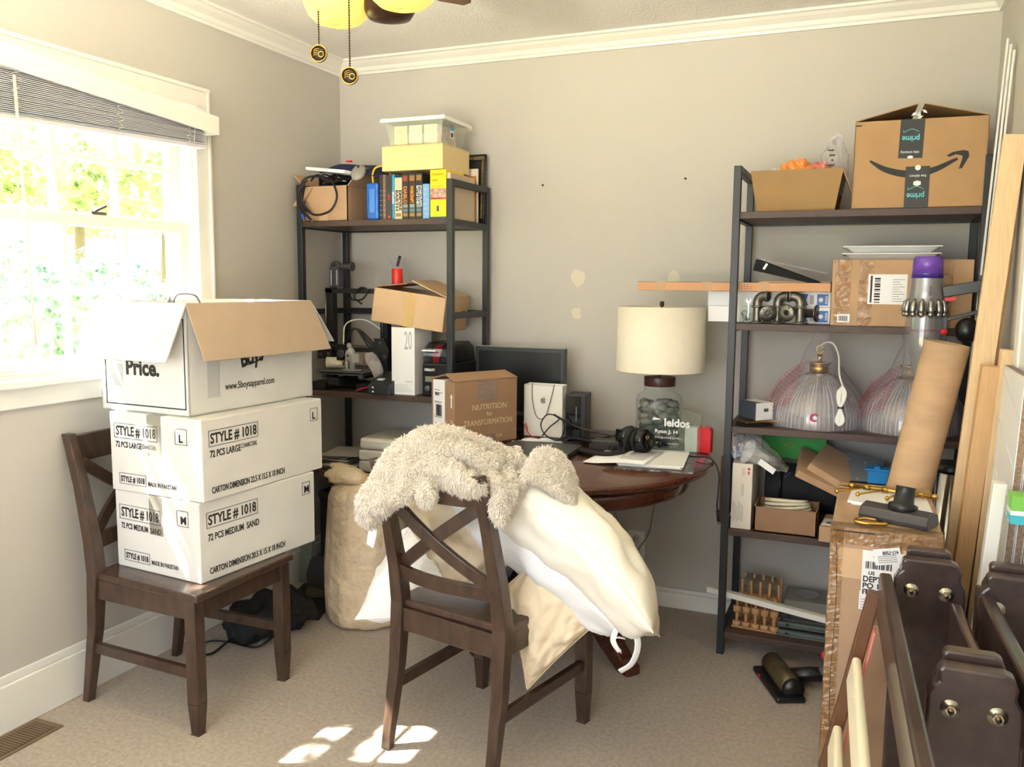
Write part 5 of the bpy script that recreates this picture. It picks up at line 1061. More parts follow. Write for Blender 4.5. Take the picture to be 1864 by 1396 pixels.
# third shelf: bagged pendant lamps
def pendant(label, x, y):
    t = thing('pendant_lamp', label, 'pendant lamp', (x, y, S3), group='bagged glass pendant lamps')
    b = MB(pglass_m); b.lathe([(.156, .001), (.156, .03), (.153, .06), (.14, .095), (.115, .13), (.08, .165), (.05, .185), (.034, .192)], None, 150, rib=.005); gs = b.build('glass_shade', t)
    b = MB(clear('white rib glass', (250, 250, 252), .2, .55, (246, 246, 250), None, .1))
    for k in range(60):
        a_ = 2*PI*k/60; b.tube([(rr*math.cos(a_), rr*math.sin(a_), z) for rr, z in ((.157, .003), (.157, .03), (.154, .06), (.141, .095), (.116, .13), (.081, .165), (.051, .185))], .0021, None, 4)
    b.build('ribbing', gs)
    b = MB(brass_m); b.cyl((0, 0, .19), (0, 0, .225), .034, n=32); b.cyl((0, 0, .225), (0, 0, .232), .042, n=32); b.cyl((0, 0, .232), (0, 0, .262), .009); b.tube([(.012*math.cos(u), 0, .278+.016*math.sin(u)) for u in [k_*.35 for k_ in range(19)]], .003, None, 8)
    b.lathe([(.03, .15), (.03, .19)], n=24); b.build('brass_socket', t)
    b = MB(mat('white flex', (236, 236, 230), .4)); b.tube(spline([(0, 0, .29), (.02, -.01, .305), (.045, -.02, .30), (.065, -.04, .26), (.072, -.09, .2), (.085, -.13, .165)], 6), .0035, None, 8)
    for q in range(6):
        w_ = .003+q*.0022; b.tube(spline([(.085, -.135, .16), (.085-w_, -.15, .14), (.082-w_*.5, -.165, .105), (.084, -.168, .09), (.084+w_*.5, -.172, .07), (.084+w_, -.176, .045), (.084, -.178, .028), (.084-w_, -.176, .045), (.084-w_*.4, -.17, .075), (.084, -.168, .09), (.086+w_*.6, -.165, .11), (.085+w_, -.15, .14), (.085, -.135, .165)], 4), .0032, None, 6)
    b.tube([(.084+.008*math.cos(u), -.168+.008*math.sin(u), .09) for u in [k_*.5 for k_ in range(14)]], .003, black_m, 6); b.build('flex_cord', t)
    b = MB(bag2_m); vs = []; n_ = 40; R_ = [(.183, .002), (.186, .02), (.178, .06), (.165, .1), (.13, .15), (.095, .19), (.07, .22), (.06, .25), (.045, .29), (.03, .315), (.04, .335)]
    for rr, z in R_:
        for k in range(n_):
            a_ = 2*PI*k/n_; q = rr*(1+.10*noise.noise((math.cos(a_)*3+x*3, math.sin(a_)*3, z*12))+.03*math.sin(7*a_+z*30)); vs.append((q*math.cos(a_), q*math.sin(a_)*.92, z))
    b.faces(vs, [(i*n_+k, i*n_+(k+1) % n_, (i+1)*n_+(k+1) % n_, (i+1)*n_+k) for i in range(len(R_)-1) for k in range(n_)]); bg_ = b.build('plastic_bag', t)
    b = MB(mat('red bag print', (206, 60, 80), .5))
    for q in range(13):
        a0 = -PI+.25+.02*q; zz = .02+.0125*q; rr = .186-.055*max(0, zz-.08)/.08*.6
        pts = [((rr+.003)*math.cos(a0+u*.05)*1., (rr+.003)*math.sin(a0+u*.05)*.92, zz+u*.0045) for u in range(0, 19)]
        for u in range(0, 18, 2): b.tube(pts[u:u+2], .0013, None, 4)
    b.tube([(.0+.012*math.cos(u), -.178, .05+.012*math.sin(u)) for u in [.6+k_*.35 for k_ in range(15)]], .003, None, 6); b.build('red_print', bg_)
    return t
pl = pendant('bagged glass pendant lamp with brass socket, fully visible on the third shelf', 2.207, -.222)
p2 = copy_tree(pl); p2['label'] = 'bagged glass pendant lamp half hidden behind the cardboard tube'; p2.location.x = 2.517; p2.rotation_euler.z = .0
t = carton('phone_box', 'small dark and white box lying on a phone at the left of the third shelf', 'box', (2.006, -.37, S3+.022), .80, .075, .10, .062, mat('slate box', (66, 72, 84), .45))
b = MB(white_m); b.box((0, -.001, 0), (.076, 0, .0625)); b.box((.03, -.001, .0622), (.0755, .1, .063)); b.build('white_end', t)
b = MB(ink_m); barcode(b, frame((0, -.0014, 0), (1, 0, 0), (0, 0, 1)), .035, .03, .022, .012, n=10); b.build('print', t)
for q, (lb, m) in enumerate((('black phone lying at the bottom beneath the small dark box', black_m), ('phone with a gold edge directly under the small dark box', mat('gold edge', (206, 160, 80), .3, 1)))):
    t = thing('phone', lb, 'phone', (2.01, -.33, S3+.0005+q*.011), .62+q*.1)
    b = MB(m); b.box((-.072, -.034, 0), (.072, .034, .009)); b.build('phone_body', t, .003); b = MB(black_m); b.box((-.068, -.031, .009), (.068, .031, .0098)); b.build('screen', t)
# fourth shelf
t, a, d, h, F, o = item('ink_box', 'narrow white upright box with a red dot and tiny print on the fourth shelf', 'box', 1.932, 2.004, -.375, -.16, S4, .727, mat('warm white box', (232, 224, 212), .5), 'box_body', .001)
b = MB(red_m); b.ball((0, 0, 0), (.005, .005, .0008), None, at(F, .059, .226)); b.box((.056, .205, 0), (.061, .217, .0006), None, F); b.build('red_mark', t)
b = MB(ink_m)
for q in range(8): b.box((.006+q*.005, .025+.004*(q % 3), 0), (.0068+q*.005, .105-.006*(q % 4), .0005), None, F)
for q in range(3): b.box((.034+q*.004, .125, 0), (.0346+q*.004, .17, .0005), None, F); b.box((.036+q*.004, .20, 0), (.0366+q*.004, .228, .0005), None, F)
b.build('print', t)
t = thing('open_tray_carton', 'small open kraft carton holding coiled cream cable on the fourth shelf', 'box', (2.124, -.30, S4))
a, d, h = .108, .08, .092; k = .004; b = MB(card2_m); b.box((-a, -d, 0), (a, d, k)); b.box((-a, -d, 0), (a, -d+k, h)); b.box((-a, d-k, 0), (a, d, h)); b.box((-a, -d, 0), (-a+k, d, h+.006)); b.box((a-k, -d, 0), (a, d, h+.004)); b.build('carton_body', t)
b = MB(mat('cream cable', (230, 222, 196), .45))
P = []
for q in range(7*16): a_ = q*2*PI/16; P.append(((.088-.002*(q//16))*math.cos(a_), (.062-.002*(q//16))*math.sin(a_), .03+.0115*q/16+.008*math.sin(a_+.5*(q//16))))
b.tube(P, .0055, None, 7); o = b.build('coiled_cable'); o.location = (2.124, -.30, S4+.0); tag(o, 'thick cream cable coiled in the small open carton', 'cable')
b = MB(blackmatt_m); b.cyl((0, 0, 0), (.0, 0, .34), .085, None, 24); b.cyl((0, 0, .05), (0, 0, .07), .088, black_m, 24); b.cyl((0, 0, .25), (0, 0, .27), .088, black_m, 24)
o = b.build('rolled_mat', bev=.01); o.location = (2.03, -.137, S4+.128); o.rotation_euler = (0, PI/2, 0); tag(o, 'black rolled bag lying across the back of the fourth shelf', 'bag')
b = MB(blackmatt_m); b.box((-.13, -.07, 0), (.13, .07, .035)); o = b.build('black_case', bev=.01); o.location = (2.15, -.12, S4+.0005); tag(o, 'flat black case beneath the black rolled bag', 'case')
t, a, d, h, F, o = item('green_box', 'bright green flat box at the back of the fourth shelf', 'box', 2.0, 2.24, -.11, -.065, S4+.225, S4+.315, mat('bright green', (20, 150, 40), .5), 'box_body', .002, rot=(0, .02, 0))
b = MB(mat('gold crest', (150, 180, 60), .4)); F = at(F, .105, .05); b.tube([F @ Vector(p) for p in spline([(-.016, .014, 0), (-.014, 0, 0), (0, -.006, 0), (.014, 0, 0), (.016, .014, 0)], 4)], .0012, None, 5)
for q in range(5): b.cyl(F @ Vector((-.01+q*.005, .0, 0)), F @ Vector((-.01+q*.005, .014, 0)), .0012, None, 6)
b.build('crest', t)
for nm, lb, x, y, z, ry, rz, w_, l_, hh, m in (('flat_carton', 'lower slanted flat kraft carton on the fourth shelf', 2.225, -.26, S4+.205, .42, .12, .17, .11, .026, card_m), ('flat_carton', 'upper slanted flat kraft carton beside the steel plate', 2.275, -.255, S4+.225, .48, -.12, .15, .10, .028, card_m)):
    t = thing(nm, lb, 'box', (x, y, z), rot=(.25, ry, rz), group='slanted flat cartons'); b = MB(m); b.box((-w_/2, -l_, 0), (w_/2, l_, hh)); b.build('carton_body', t, .002)
t = thing('metal_plate', 'drilled grey metal plate leaning on the slanted kraft cartons', 'metal plate', (2.33, -.24, S4+.235), rot=(.38, .12, -.18))
b = MB(mat('zinc sheet', (176, 180, 186), .4, .5)); b.box((-.1, -.11, 0), (.1, .10, .003)); b.build('plate', t, .001)
b = MB(white_m); b.bar((-.08, .06, .006), (-.01, -.1, .006), .012, .006); 
for x in (-.02, .04, .08):
    for y in (-.06, .05): b.cyl((x, y, .003), (x, y, .0036), .003, None, 10)
b.build('edge_strip', t)
b = MB(mat('bright blue plastic', (32, 140, 220), .4)); b.box((-.04, -.03, 0), (.03, .03, .045)); b.box((-.05, -.035, .045), (.03, .03, .052)); b.box((-.02, -.035, .052), (.0, .03, .06)); o = b.build('blue_clip', bev=.003); o.location = (2.43, -.33, S4+.21); tag(o, 'bright blue plastic bin corner beside the cardboard tube', 'bin')
t, a, d, h, F, o = item('storage_crate', 'dark crate standing behind the tall taped carton on the fourth shelf', 'crate', 2.33, 2.62, -.36, -.08, S4, S4+.205, mat('dark crate', (44, 44, 46), .7), 'crate_body', .004)
t, a, d, h, F, o = item('small_carton', 'small kraft carton with a white label at the edge of the fourth shelf', 'box', 2.25, 2.32, -.425, -.24, S4+.0005, S4+.055, card_m, 'carton_body', .001, rz=-.08)
b = MB(white_m); b.box((-.03, -.07, h), (.03, .02, h+.001)); b.build('label', t); b = MB(ink_m); barcode(b, Matrix.Translation((0, 0, h+.001)), -.02, -.05, .04, .03); b.build('label_print', t)
# zip bag with a white cup
t = thing('zip_bag', 'clear zip bag draped over the white upright box', 'plastic bag', (2.0, -.33, .7285))
b = MB(bag_m, mat('blue zip', (50, 80, 190), .4)); vs = []; nx, ny = 16, 14
for j in range(ny+1):
    for i in range(nx+1):
        u, v = i/nx, j/ny; x = -.075+.20*u; y = -.05+.10*v; z = .095-.15*max(0, u-.25)**1.1*1.0+.03*math.sin(PI*v)*math.sin(PI*u)-.06*(abs(v-.5)*2)**3*(1-u)+.012*noise.noise((u*6, v*6, 2)); vs.append((x, y-.02*u, max(.003, z) if u < .35 else z))
fs = [(j*(nx+1)+i, j*(nx+1)+i+1, (j+1)*(nx+1)+i+1, (j+1)*(nx+1)+i) for j in range(ny) for i in range(nx)]
b.faces(vs, fs); b.faces([(x, y-.012, z-.03*math.sin(PI*min(1, max(0, (x+.075)/.2)))) for x, y, z in vs], fs); b.bar((.122, -.075, -.03), (.13, .03, -.035), .004, .003, mat('blue zip', (50, 80, 190), .4)); b.build('bag_film', t)
b = MB(white_m); b.bar((.03, -.085, .02), (.085, -.095, -.012), .002, .022, up=(0, 0, 1)); b.build('warning_label', t)
b = MB(ink_m); b.bar((.04, -.0865, .016), (.05, -.0885, .01), .001, .012); b.bar((.062, -.0905, .004), (.08, -.0945, -.006), .001, .012); b.build('label_print', t)
g = thing('plastic_funnel', 'white flared plastic cup inside the clear zip bag', 'cup', (2.005, -.34, .755), rot=(.2, -1.1, .3))
b = MB(mat('milky white', (226, 222, 216), .4)); b.lathe([(.018, -.05), (.022, -.045), (.028, .0), (.045, .03), (.047, .032), (.043, .03), (.025, 0), (.018, -.045)], n=32); b.build('cup_body', g)
b = MB(mat('pale blue pieces', (176, 186, 216), .5))
r = random.Random(8)
for q in range(9): b.ball((1.945+r.uniform(-.02, .03), -.34+r.uniform(-.03, .04), .74+r.uniform(0, .05)), (r.uniform(.006, .012), .006, r.uniform(.006, .014)))
tag(b.build('small_parts', None), 'small pale blue plastic bits in the zip bag by the rack post', 'parts', None)['kind'] = 'stuff'
t, a, d, h, F, o = item('thin_brown_board', 'thin brown board wedged against the outer post of the right rack', 'board', 1.882, 1.899, -.33, -.13, S4+.0, .735, mat('reddish brown board', (104, 66, 50), .6), 'board_body', .001)
o.parent.rotation_euler = (0, 0, 0)
# bottom shelf: thread rack, trim, slides
t = thing('spool_rack', 'pale wooden rack of turned spools with upright pegs on the bottom shelf', 'spool rack', (2.03, -.25, S5), -.06)
wm = mat('raw pine', (196, 152, 106), .6, var=(20, .1))
b = MB(wm); b.box((-.08, -.09, 0), (.085, .07, .008)); b.prism([(.08, 0), (.086, 0), (.086, .1), (.08, .1)], .01, None, Matrix.Translation((0, 0, 0))); b.box((-.075, -.0, .008), (-.06, .015, .11)); b.box((.07, -.0, .008), (.085, .015, .11)); b.build('base_board', t, .001)
for row, (y, z0) in enumerate(((-.085, .008), (.0, .11), (.06, .12))):
    for k in range(5 if row < 2 else 5):
        x = -.062+k*.034
        b = MB(wm)
        if row == 0:
            b.cyl((x, y, z0), (x, y, z0+.018), .0155, n=20); b.cyl((x, y, z0+.018), (x, y, z0+.06), .006, n=12); b.cyl((x, y, z0+.055), (x, y, z0+.078), .0155, n=20); b.cyl((x, y, z0+.078), (x, y, z0+.125), .0058, n=12)
        else: b.cyl((x, y, z0-.1), (x, y, z0+.05), .005, n=12)
        b.build('peg_spool' if row == 0 else 'peg', t)
b = MB(wm); b.box((-.07, -.01, .10), (.08, .02, .108)); b.box((-.06, .045, .135), (.07, .075, .143)); b.build('cross_slat', t)
b = MB(mat('beige card', (150, 140, 124), .8)); b.box((-.06, -.05, 0), (.06, .05, .002)); o = b.build('beige_card'); o.location = (2.03, -.2, S5+.147); o.rotation_euler = (.12, .06, .1); tag(o, 'dusty beige card lying over the wooden spool rack', 'card')
b = MB(trim_m); b.bar((1.853, -.352, .228), (2.285, -.442+.03, .197), .016, .02); b.bar((1.853, -.345, .235), (2.285, -.405, .204), .03, .004); tag(b.build('trim_offcut'), 'long white moulding offcut poking out left across the wooden spools', 'moulding')
sl = mat('galvanised slide', (112, 120, 112), .4, .6)
for q, lb in enumerate(('lowest drawer slide at the front of the bottom shelf', 'middle drawer slide lying on the bottom one', 'dark upper drawer slide on the bottom shelf')):
    t = thing('drawer_slide', lb, 'drawer slide', (2.21, -.34+q*.03, S5+.001+q*.022), .02*q-.02, 'drawer slides on the bottom shelf')
    b = MB(sl if q < 2 else dgrey_m); b.box((-.1, -.008, 0), (.1, .008, .004)); b.box((-.1, -.008, .016), (.1, .008, .02)); b.box((-.1, .005, 0), (.1, .008, .02)); b.build('channel', t)
    b = MB(ink_m); b.box((-.07, -.0085, .006), (-.06, -.004, .012)); b.build('slot', t)
t, a, d, h, F, o = item('flat_white_box', 'flat greyish white box behind the drawer slides on the bottom shelf', 'box', 2.12, 2.30, -.22, -.06, S5+.001, S5+.095, mat('dull white box', (150, 148, 140), .6), 'box_body', .002)
b = MB(bag_m); b.ball((0, 0, 0), (.045, .04, .01)); o = b.build('parts_bag'); o.location = (2.2, -.16, S5+.107); tag(o, 'little clear bag of screws on the flat greyish box', 'plastic bag')

# ------------------------------------------------------------------ tall carton, tube, vacuum, boards
t = thing('tall_carton', 'tall taped kraft carton on the floor, brass hooks and a nozzle on its lid', 'box', (2.435, -1.065, 0))
a, d, h = .125, .265, .785; tm = mat('taped kraft', (178, 146, 116), .6, var=(6, .1), bump=(9, .35, .012), coat=.2)
b = MB(tm); b.box((-a, -d, 0), (a, d, h)); b.build('carton_body', t, .006, seg=3)
F = frame((-a, -d-.0008, 0), (1, 0, 0), (0, 0, 1)); Fl = frame((-a-.0008, d, 0), (0, -1, 0), (0, 0, 1))
b = MB(tape_m); b.box((0, .745, 0), (2*a, h, .0008), None, F); b.box((.1, .55, 0), (.16, h, .0012), None, F); b.box((0, 0, 0), (.03, h, .0008), None, F); b.box((2*d-.035, 0, 0), (2*d, h, .0008), None, Fl); b.box((-a, -d, h), (a, -d+.05, h+.001)); b.build('tape', t)
b = MB(cardp_m); b.box((.02, .66, 0), (.095, .735, .0006), None, F); b.box((.165, .65, 0), (.225, .745, .0006), None, F); b.build('kraft_patch', t)
b = MB(ink_m); b.tube([F @ Vector(p) for p in spline([(.012, .78, 0), (.02, .6, 0), (.016, .4, 0), (.022, .2, 0), (.018, .02, 0)], 5)], .0012, None, 4); b.box((.005, .775, .0), (.12, .7785, .001), None, F); b.build('seam', t)
b = MB(white_m); b.box((.075, .63, .001), (.175, .735, .002), None, F); b.box((.072, .585, .001), (.12, .632, .002), None, F); T = F @ Matrix.Translation((.105, .70, .0025)) @ Matrix.Rotation(.2, 4, 'Z'); b.box((0, 0, 0), (.06, .04, .001), None, T); b.build('shipping_label', t)
b = MB(ink_m); LL = at(F, 0, 0, .002); b.text('DEPT', .02, None, at(LL, .078, .657), .042, .0006); b.text('PO 1', .018, None, at(LL, .078, .641), .036, .0006); b.text('ITEM', .018, None, at(LL, .078, .625), .036, .0006); b.text('US', .012, None, at(LL, .09, .675), .014, .0004); barcode(b, LL, .083, .69, .06, .018, n=18); barcode(b, LL, .1, .718, .012, .012, n=5)
b.text('417-7508', .012, None, T @ Matrix.Translation((.056, .033, .0012)) @ Matrix.Rotation(PI, 4, 'Z'), .036, .0004)
for q in range(4): b.box((.076, .59+q*.007, 0), (.11, .591+q*.007, .0005), None, LL); b.box((.008, .006+q*.005, .001), (.05, .007+q*.005, .0014), None, T)
b.build('label_print', t)
# things on its lid
zt = .7865
b = MB(paper_m); b.prism([(-.1, -.09), (.1, -.12), (.09, .11), (-.085, .13)], .001); b.prism([(-.11, -.07), (-.02, -.1), (.0, .05), (-.1, .09)], .006); o = b.build('packing_slip'); o.location = (2.45, -1.0, zt); tag(o, 'crumpled white packing slip on the lid of the tall carton', 'paper')
t = thing('hook_rail', 'brass rail with swing-out hooks lying across the tall carton', 'hook rail', (2.455, -.93, zt+.012), -.24)
b = MB(brass_m); b.cyl((-.11, 0, 0), (.11, 0, 0), .006); 
for x in (-.112, .108): b.lathe([(.003, -.008), (.008, -.004), (.009, .004), (.004, .009)], n=16, T=Matrix.Translation((x, 0, 0)) @ Matrix.Rotation(PI/2, 4, 'Y'))
for x in (-.07, -.02, .03, .075): b.cyl((x-.008, 0, 0), (x+.008, 0, 0), .0085)
b.prism([(-.015, -.008), (.015, -.008), (.02, 0), (.015, .008), (-.015, .008), (-.02, 0)], .003, None, Matrix.Translation((-.13, 0, -.008))); b.build('rail', t)
for x, ex in ((-.07, -.11), (-.02, -.055), (.03, .02), (.075, .055)):
    b = MB(brass_m); b.cyl((x, 0, 0), (ex, -.15, .012), .003); b.ball((ex, -.152, .012), .0065); b.build('hook_arm', t)
t = thing('floor_nozzle', 'dark grey vacuum floor nozzle on top of the tall carton', 'vacuum nozzle', (2.462, -1.225, zt+.0), -.42)
b = MB(dgrey_m); pr = [(-.035, 0), (.035, 0), (.04, .012), (.03, .032), (.0, .04), (-.03, .032), (-.04, .012)]
b.prism(pr, .17, None, frame((-.085, 0, 0), (0, 1, 0), (0, 0, 1))); b.build('nozzle_body', t, .004)
b = MB(black_m); T = Matrix.Translation((.01, .0, .035)) @ Matrix.Rotation(-.25, 4, 'X'); b.lathe([(.03, -.01), (.036, .0), (.034, .012), (.024, .016), (.022, .05), (.024, .056), (.019, .056), (.018, .01), (.001, .008)], n=32, T=T); b.build('swivel_neck', t)
t = thing('brass_latch', 'curved brass latch at the front edge of the tall carton lid', 'latch', (2.395, -1.285, zt+.002), .1)
b = MB(brass_m); b.tube(spline([(.02, .02, .006), (-.01, .02, .008), (-.03, .005, .006), (-.025, -.012, .006), (0, -.018, .006), (.035, -.012, .006), (.038, 0, .006)], 6), .006, None, 8, flat=.8); b.build('latch_body', t)
# cardboard tube
tubem = mat('tube kraft', (196, 164, 130), .6, var=(9, .09), bump=(8, .2, .01), stretch=(1, 1, 2.5)); 
ax0, ax1 = Vector((2.375, -.70, 0)), Vector((2.583, -.728, 1.21)); 
t = thing('cardboard_tube', 'thick brown cardboard tube leaning behind the tall carton', 'tube', ax0)
b = MB(tubem); D = (ax1-ax0); X_ = D.normalized(); 
T = Matrix.Translation((0, 0, 0)) @ X_.to_track_quat('Z', 'X').to_matrix().to_4x4(); L_ = D.length
b.lathe([(.0625, .012), (.0625, L_), (.057, L_), (.057, .02)], n=48, T=T); b.build('tube_body', t)
# stick vacuum
t = thing('stick_vacuum', 'stick vacuum with a purple filter cap and clear bin in front of the right rack', 'vacuum cleaner', (2.528, -.545, 0))
vt = Matrix.Translation((0, 0, 0)); vgrey = mat('satin nickel plastic', (150, 150, 152), .3, .5)
b = MB(mat('purple plastic', (112, 74, 178), .2)); b.lathe([(.001, 1.468), (.036, 1.467), (.043, 1.46), (.045, 1.415), (.001, 1.415)], n=36); b.build('filter_cap', t)
b = MB(mat('deep purple', (70, 44, 140), .3)); b.lathe([(.0455, 1.415), (.0465, 1.40), (.001, 1.40)], n=36); b.build('filter_ring', t)
b = MB(vgrey); b.lathe([(.046, 1.40), (.047, 1.36), (.054, 1.325), (.05, 1.32), (.05, 1.30), (.001, 1.30)], n=36); b.text('dyson', .014, black_m, frame((.012, -.05, 1.345), (0, 0, 1), (-1, 0, 0)), .03); bd = b.build('motor_body', t)
b = MB(mat('nickel cyclone', (158, 156, 150), .25, .9))
for k in range(14):
    a_ = 2*PI*k/14; c, s_ = math.cos(a_), math.sin(a_); b.tube([(.045*c, .045*s_, 1.335), (.056*c, .056*s_, 1.325), (.060*c, .060*s_, 1.30), (.058*c, .058*s_, 1.288)], [.006, .008, .0095, .006], None, 8); b.ball((.058*c, .058*s_, 1.288), .0095, seg=8, rings=6)
b.build('cyclone', t)
b = MB(clear('vacuum bin plastic', (240, 240, 244), .1, .12, (214, 216, 220), None, .1)); b.lathe([(.052, 1.285), (.0555, 1.25), (.0565, 1.10), (.05, 1.085), (.001, 1.083)], n=40); b.build('dust_bin', t)
b = MB(vgrey); b.lathe([(.04, 1.28), (.04, 1.18), (.03, 1.165), (.03, 1.10), (.001, 1.1)], n=32); b.cyl((0, 0, 1.235), (0, 0, 1.24), .0505, mat('maroon ring', (140, 60, 70), .4), 32); b.build('bin_core', t)
b = MB(mat('gunmetal plastic', (70, 72, 76), .35)); b.bar((.045, -.01, 1.358), (.155, -.01, 1.378), .03, .034); b.bar((.05, 0, 1.12), (.05, 0, 1.30), .028, .03, up=(0, 1, 0)); b.bar((.06, 0, 1.272), (.155, 0, 1.30), .016, .012); b.box((.145, -.02, 1.28), (.168, .02, 1.41)); b.build('handle', t, .003)
b = MB(red_m); b.bar((.052, -.016, 1.335), (.082, -.016, 1.338), .01, .01); b.cyl((.055, -.03, 1.235), (.055, -.01, 1.235), .01); b.build('trigger', t)
b = MB(black_m); b.ball((.12, .0, 1.24), (.035, .03, .04)); b.tube(spline([(.12, 0, 1.25), (.16, 0, 1.23), (.19, 0, 1.16), (.185, 0, 1.1)], 5), .01, None, 8); b.build('hose_cuff', t)
b = MB(grey_m); b.cyl((0, 0, 1.085), (-.19, .03, .08), .016); b.build('wand', t)
b = MB(black_m); T = Matrix.Translation((-.385, -.04, .0)) @ Matrix.Rotation(-1.13, 4, 'Z')
b.box((-.125, -.05, .0), (.125, .05, .022), black_m, T); hd = b.build('cleaner_head', t, .008)
b = MB(mat('dusty roller cover', (74, 64, 40), .35, var=(26, .35))); b.tube([T @ Vector((x, .012, .042)) for x in (-.105, .10)], .036, None, 24); b.build('roller', hd)
b = MB(black_m); b.tube([T @ Vector((x, .012, .042)) for x in (.10, .115)], [.037, .034], None, 24); b.tube([T @ Vector((0, .04, .035)), T @ Vector((.0, .11, .045)), Vector((-.21, .0, .06))], [.03, .026, .024], None, 14); b.cyl((-.24, -.01, .055), (-.2, .0, .09), .03, vgrey, 18, .026); b.build('neck', hd)
b = MB(red_m); b.ball((-.245, .03, .11), (.01, .01, .014)); b.box((-.06, -.051, .01), (-.045, -.045, .02), None, T); b.build('red_button', hd)
t = thing('steel_bin', 'round chrome bin with a black lid behind the cardboard tube', 'bin', (2.63, -.55, 0))
b = MB(mat('mirror steel', (190, 192, 194), .12, 1)); b.lathe([(.05, 0), (.05, .80)], n=32, close=True); b.build('bin_body', t); b = MB(black_m); b.lathe([(.052, .80), (.053, .815), (.04, .825), (.001, .828)], n=32); b.build('lid', t)
# timber leaning in the right corner
def lean(name, label, cat, p, q, wd, th, m, group=None):
    b = MB(m); b.bar(p, q, wd, th, up=(0, 1, 0)); o = b.build(name, bev=.002); return tag(o, label, cat, group)
g_ = 'timber leaning in the right corner'
lean('long_board', 'longest pale pine board leaning on the right wall', 'board', (2.60, -.78, .002), (2.712, -.775, 1.79), .058, .03, pine_m, g_)
lean('long_board', 'darker pine board directly behind the longest one', 'board', (2.655, -.735, .002), (2.722, -.735, 1.74), .036, .03, pine2_m, g_)
lean('short_board', 'shorter pine stud with warm left face in front of the longest board', 'board', (2.615, -.85, .002), (2.685, -.85, 1.158), .045, .06, pine2_m, g_)
lean('short_board', 'short pine stud with an end-grain top right of the warm one', 'board', (2.665, -.86, .002), (2.722, -.855, 1.205), .032, .05, pine_m, g_)
for q, lb in enumerate(('leftmost thin white moulding strip in the right corner', 'middle thin white moulding strip in the right corner', 'rightmost thin white moulding strip in the right corner')):
    lean('moulding_strip', lb, 'moulding', (2.632+q*.010, -.44-.010*q, .002), (2.714+q*.0085, -.44-.010*q, 2.13-.02*q), .007, .009, mat('gloss white strip', (226, 226, 222), .2), 'white moulding strips in the corner')
pbm = mat('particle board edge', (150, 126, 106), .9, var=(160, .3), bump=(150, .8, .004))
for q, lb in enumerate(('white grooved panel nearest the room, leaning on the right wall', 'white panel behind the grooved one, its chipboard edge showing')):
    t = thing('chipboard_sheet', lb, 'board', (2.672+q*.0195, -1.13, .002), rot=(0, .035, 0), group='white chipboard panels')
    b = MB(mat('melamine white', (240, 244, 246), .3)); b.box((-.009, -.168, 0), (-.007, .16, 1.17-q*.01)); b.box((.007, -.168, 0), (.009, .16, 1.17-q*.01)); b.box((-.009, -.165, 1.168-q*.01), (.009, .16, 1.17-q*.01), pbm); b.build('face', t)
    b = MB(pbm); b.box((-.007, -.17, 0), (.007, .158, 1.168-q*.01)); b.build('core', t)
    if q == 0:
        b = MB(mat('groove grey', (196, 206, 210), .5))
        for k in range(7): b.bar((-.0095, -.165, .35+k*.12), (-.0095, .158, .43+k*.12), .0006, .0015, up=(1, 0, 0))
        b.build('groove', t)
lean('painted_board', 'white painted board low down in front of the grooved panel', 'board', (2.61, -1.34, .002), (2.665, -1.33, .93), .028, .04, trim_m)
b = MB(mat('teal print', (60, 180, 200), .5)); b.box((-.03, -.03, 0), (.03, .03, .06)); b.box((-.031, -.031, .03), (.031, .031, .062), mat('lime print', (120, 190, 80), .5)); b.box((-.0315, -.0315, .02), (.0315, .0315, .03), white_m)
o = b.build('printed_packet'); o.location = (2.709, -1.40, .86); tag(o, 'teal and lime printed packet at the right edge of the photo', 'packet')
# door on the right wall
dr = bpy.data.objects.new('door_1', None); C.objects.link(dr); dr['kind'] = 'structure'
b = MB(white_m); b.box((XR-.012, -1.95, .01), (XR-.001, -1.02, 2.03)); b.build('door_slab', dr, .002)
b = MB(trim_m); b.box((XR-.018, -1.02, 0), (XR, -.955, 2.1)); b.box((XR-.018, -2.02, 0), (XR, -1.95, 2.1)); b.box((XR-.018, -1.95, 2.03), (XR, -1.02, 2.1)); b.build('casing', dr, .003)

# ------------------------------------------------------------------ dark wooden frame with cream slats, near right
t = thing('wooden_bed_frame', 'dark espresso wooden frame with bolted posts and cream slats at the right', 'bed frame', (2.5, -1.9, 0))
def rail(x, y0, y1, z1, hh, th, z0off=0):
    b = MB(espresso_m); dx = -.049; b.faces([(x-th/2, y0, z1-hh), (x+th/2, y0, z1-hh), (x+th/2, y0, z1), (x-th/2, y0, z1), (x-th/2-dx*(y0-y1), y1, z1-hh), (x+th/2-dx*(y0-y1), y1, z1-hh), (x+th/2-dx*(y0-y1), y1, z1), (x-th/2-dx*(y0-y1), y1, z1)], [(3, 2, 1, 0), (4, 5, 6, 7), (0, 1, 5, 4), (1, 2, 6, 5), (2, 3, 7, 6), (3, 0, 4, 7)]); return b.build('rail', t, .006)
rail(-.066, .40, -.62, .738, .11, .026); rail(.124, .40, -.62, .738, .11, .026); rail(.074, .37, .0, .70, .10, .022)
pr = [(-.072, 0), (.072, 0), (.072, .62), (.069, .64), (.060, .655), (.062, .672), (.054, .69), (.04, .695), (-.05, .695), (-.058, .688), (-.056, .668), (-.064, .66), (-.072, .645)]
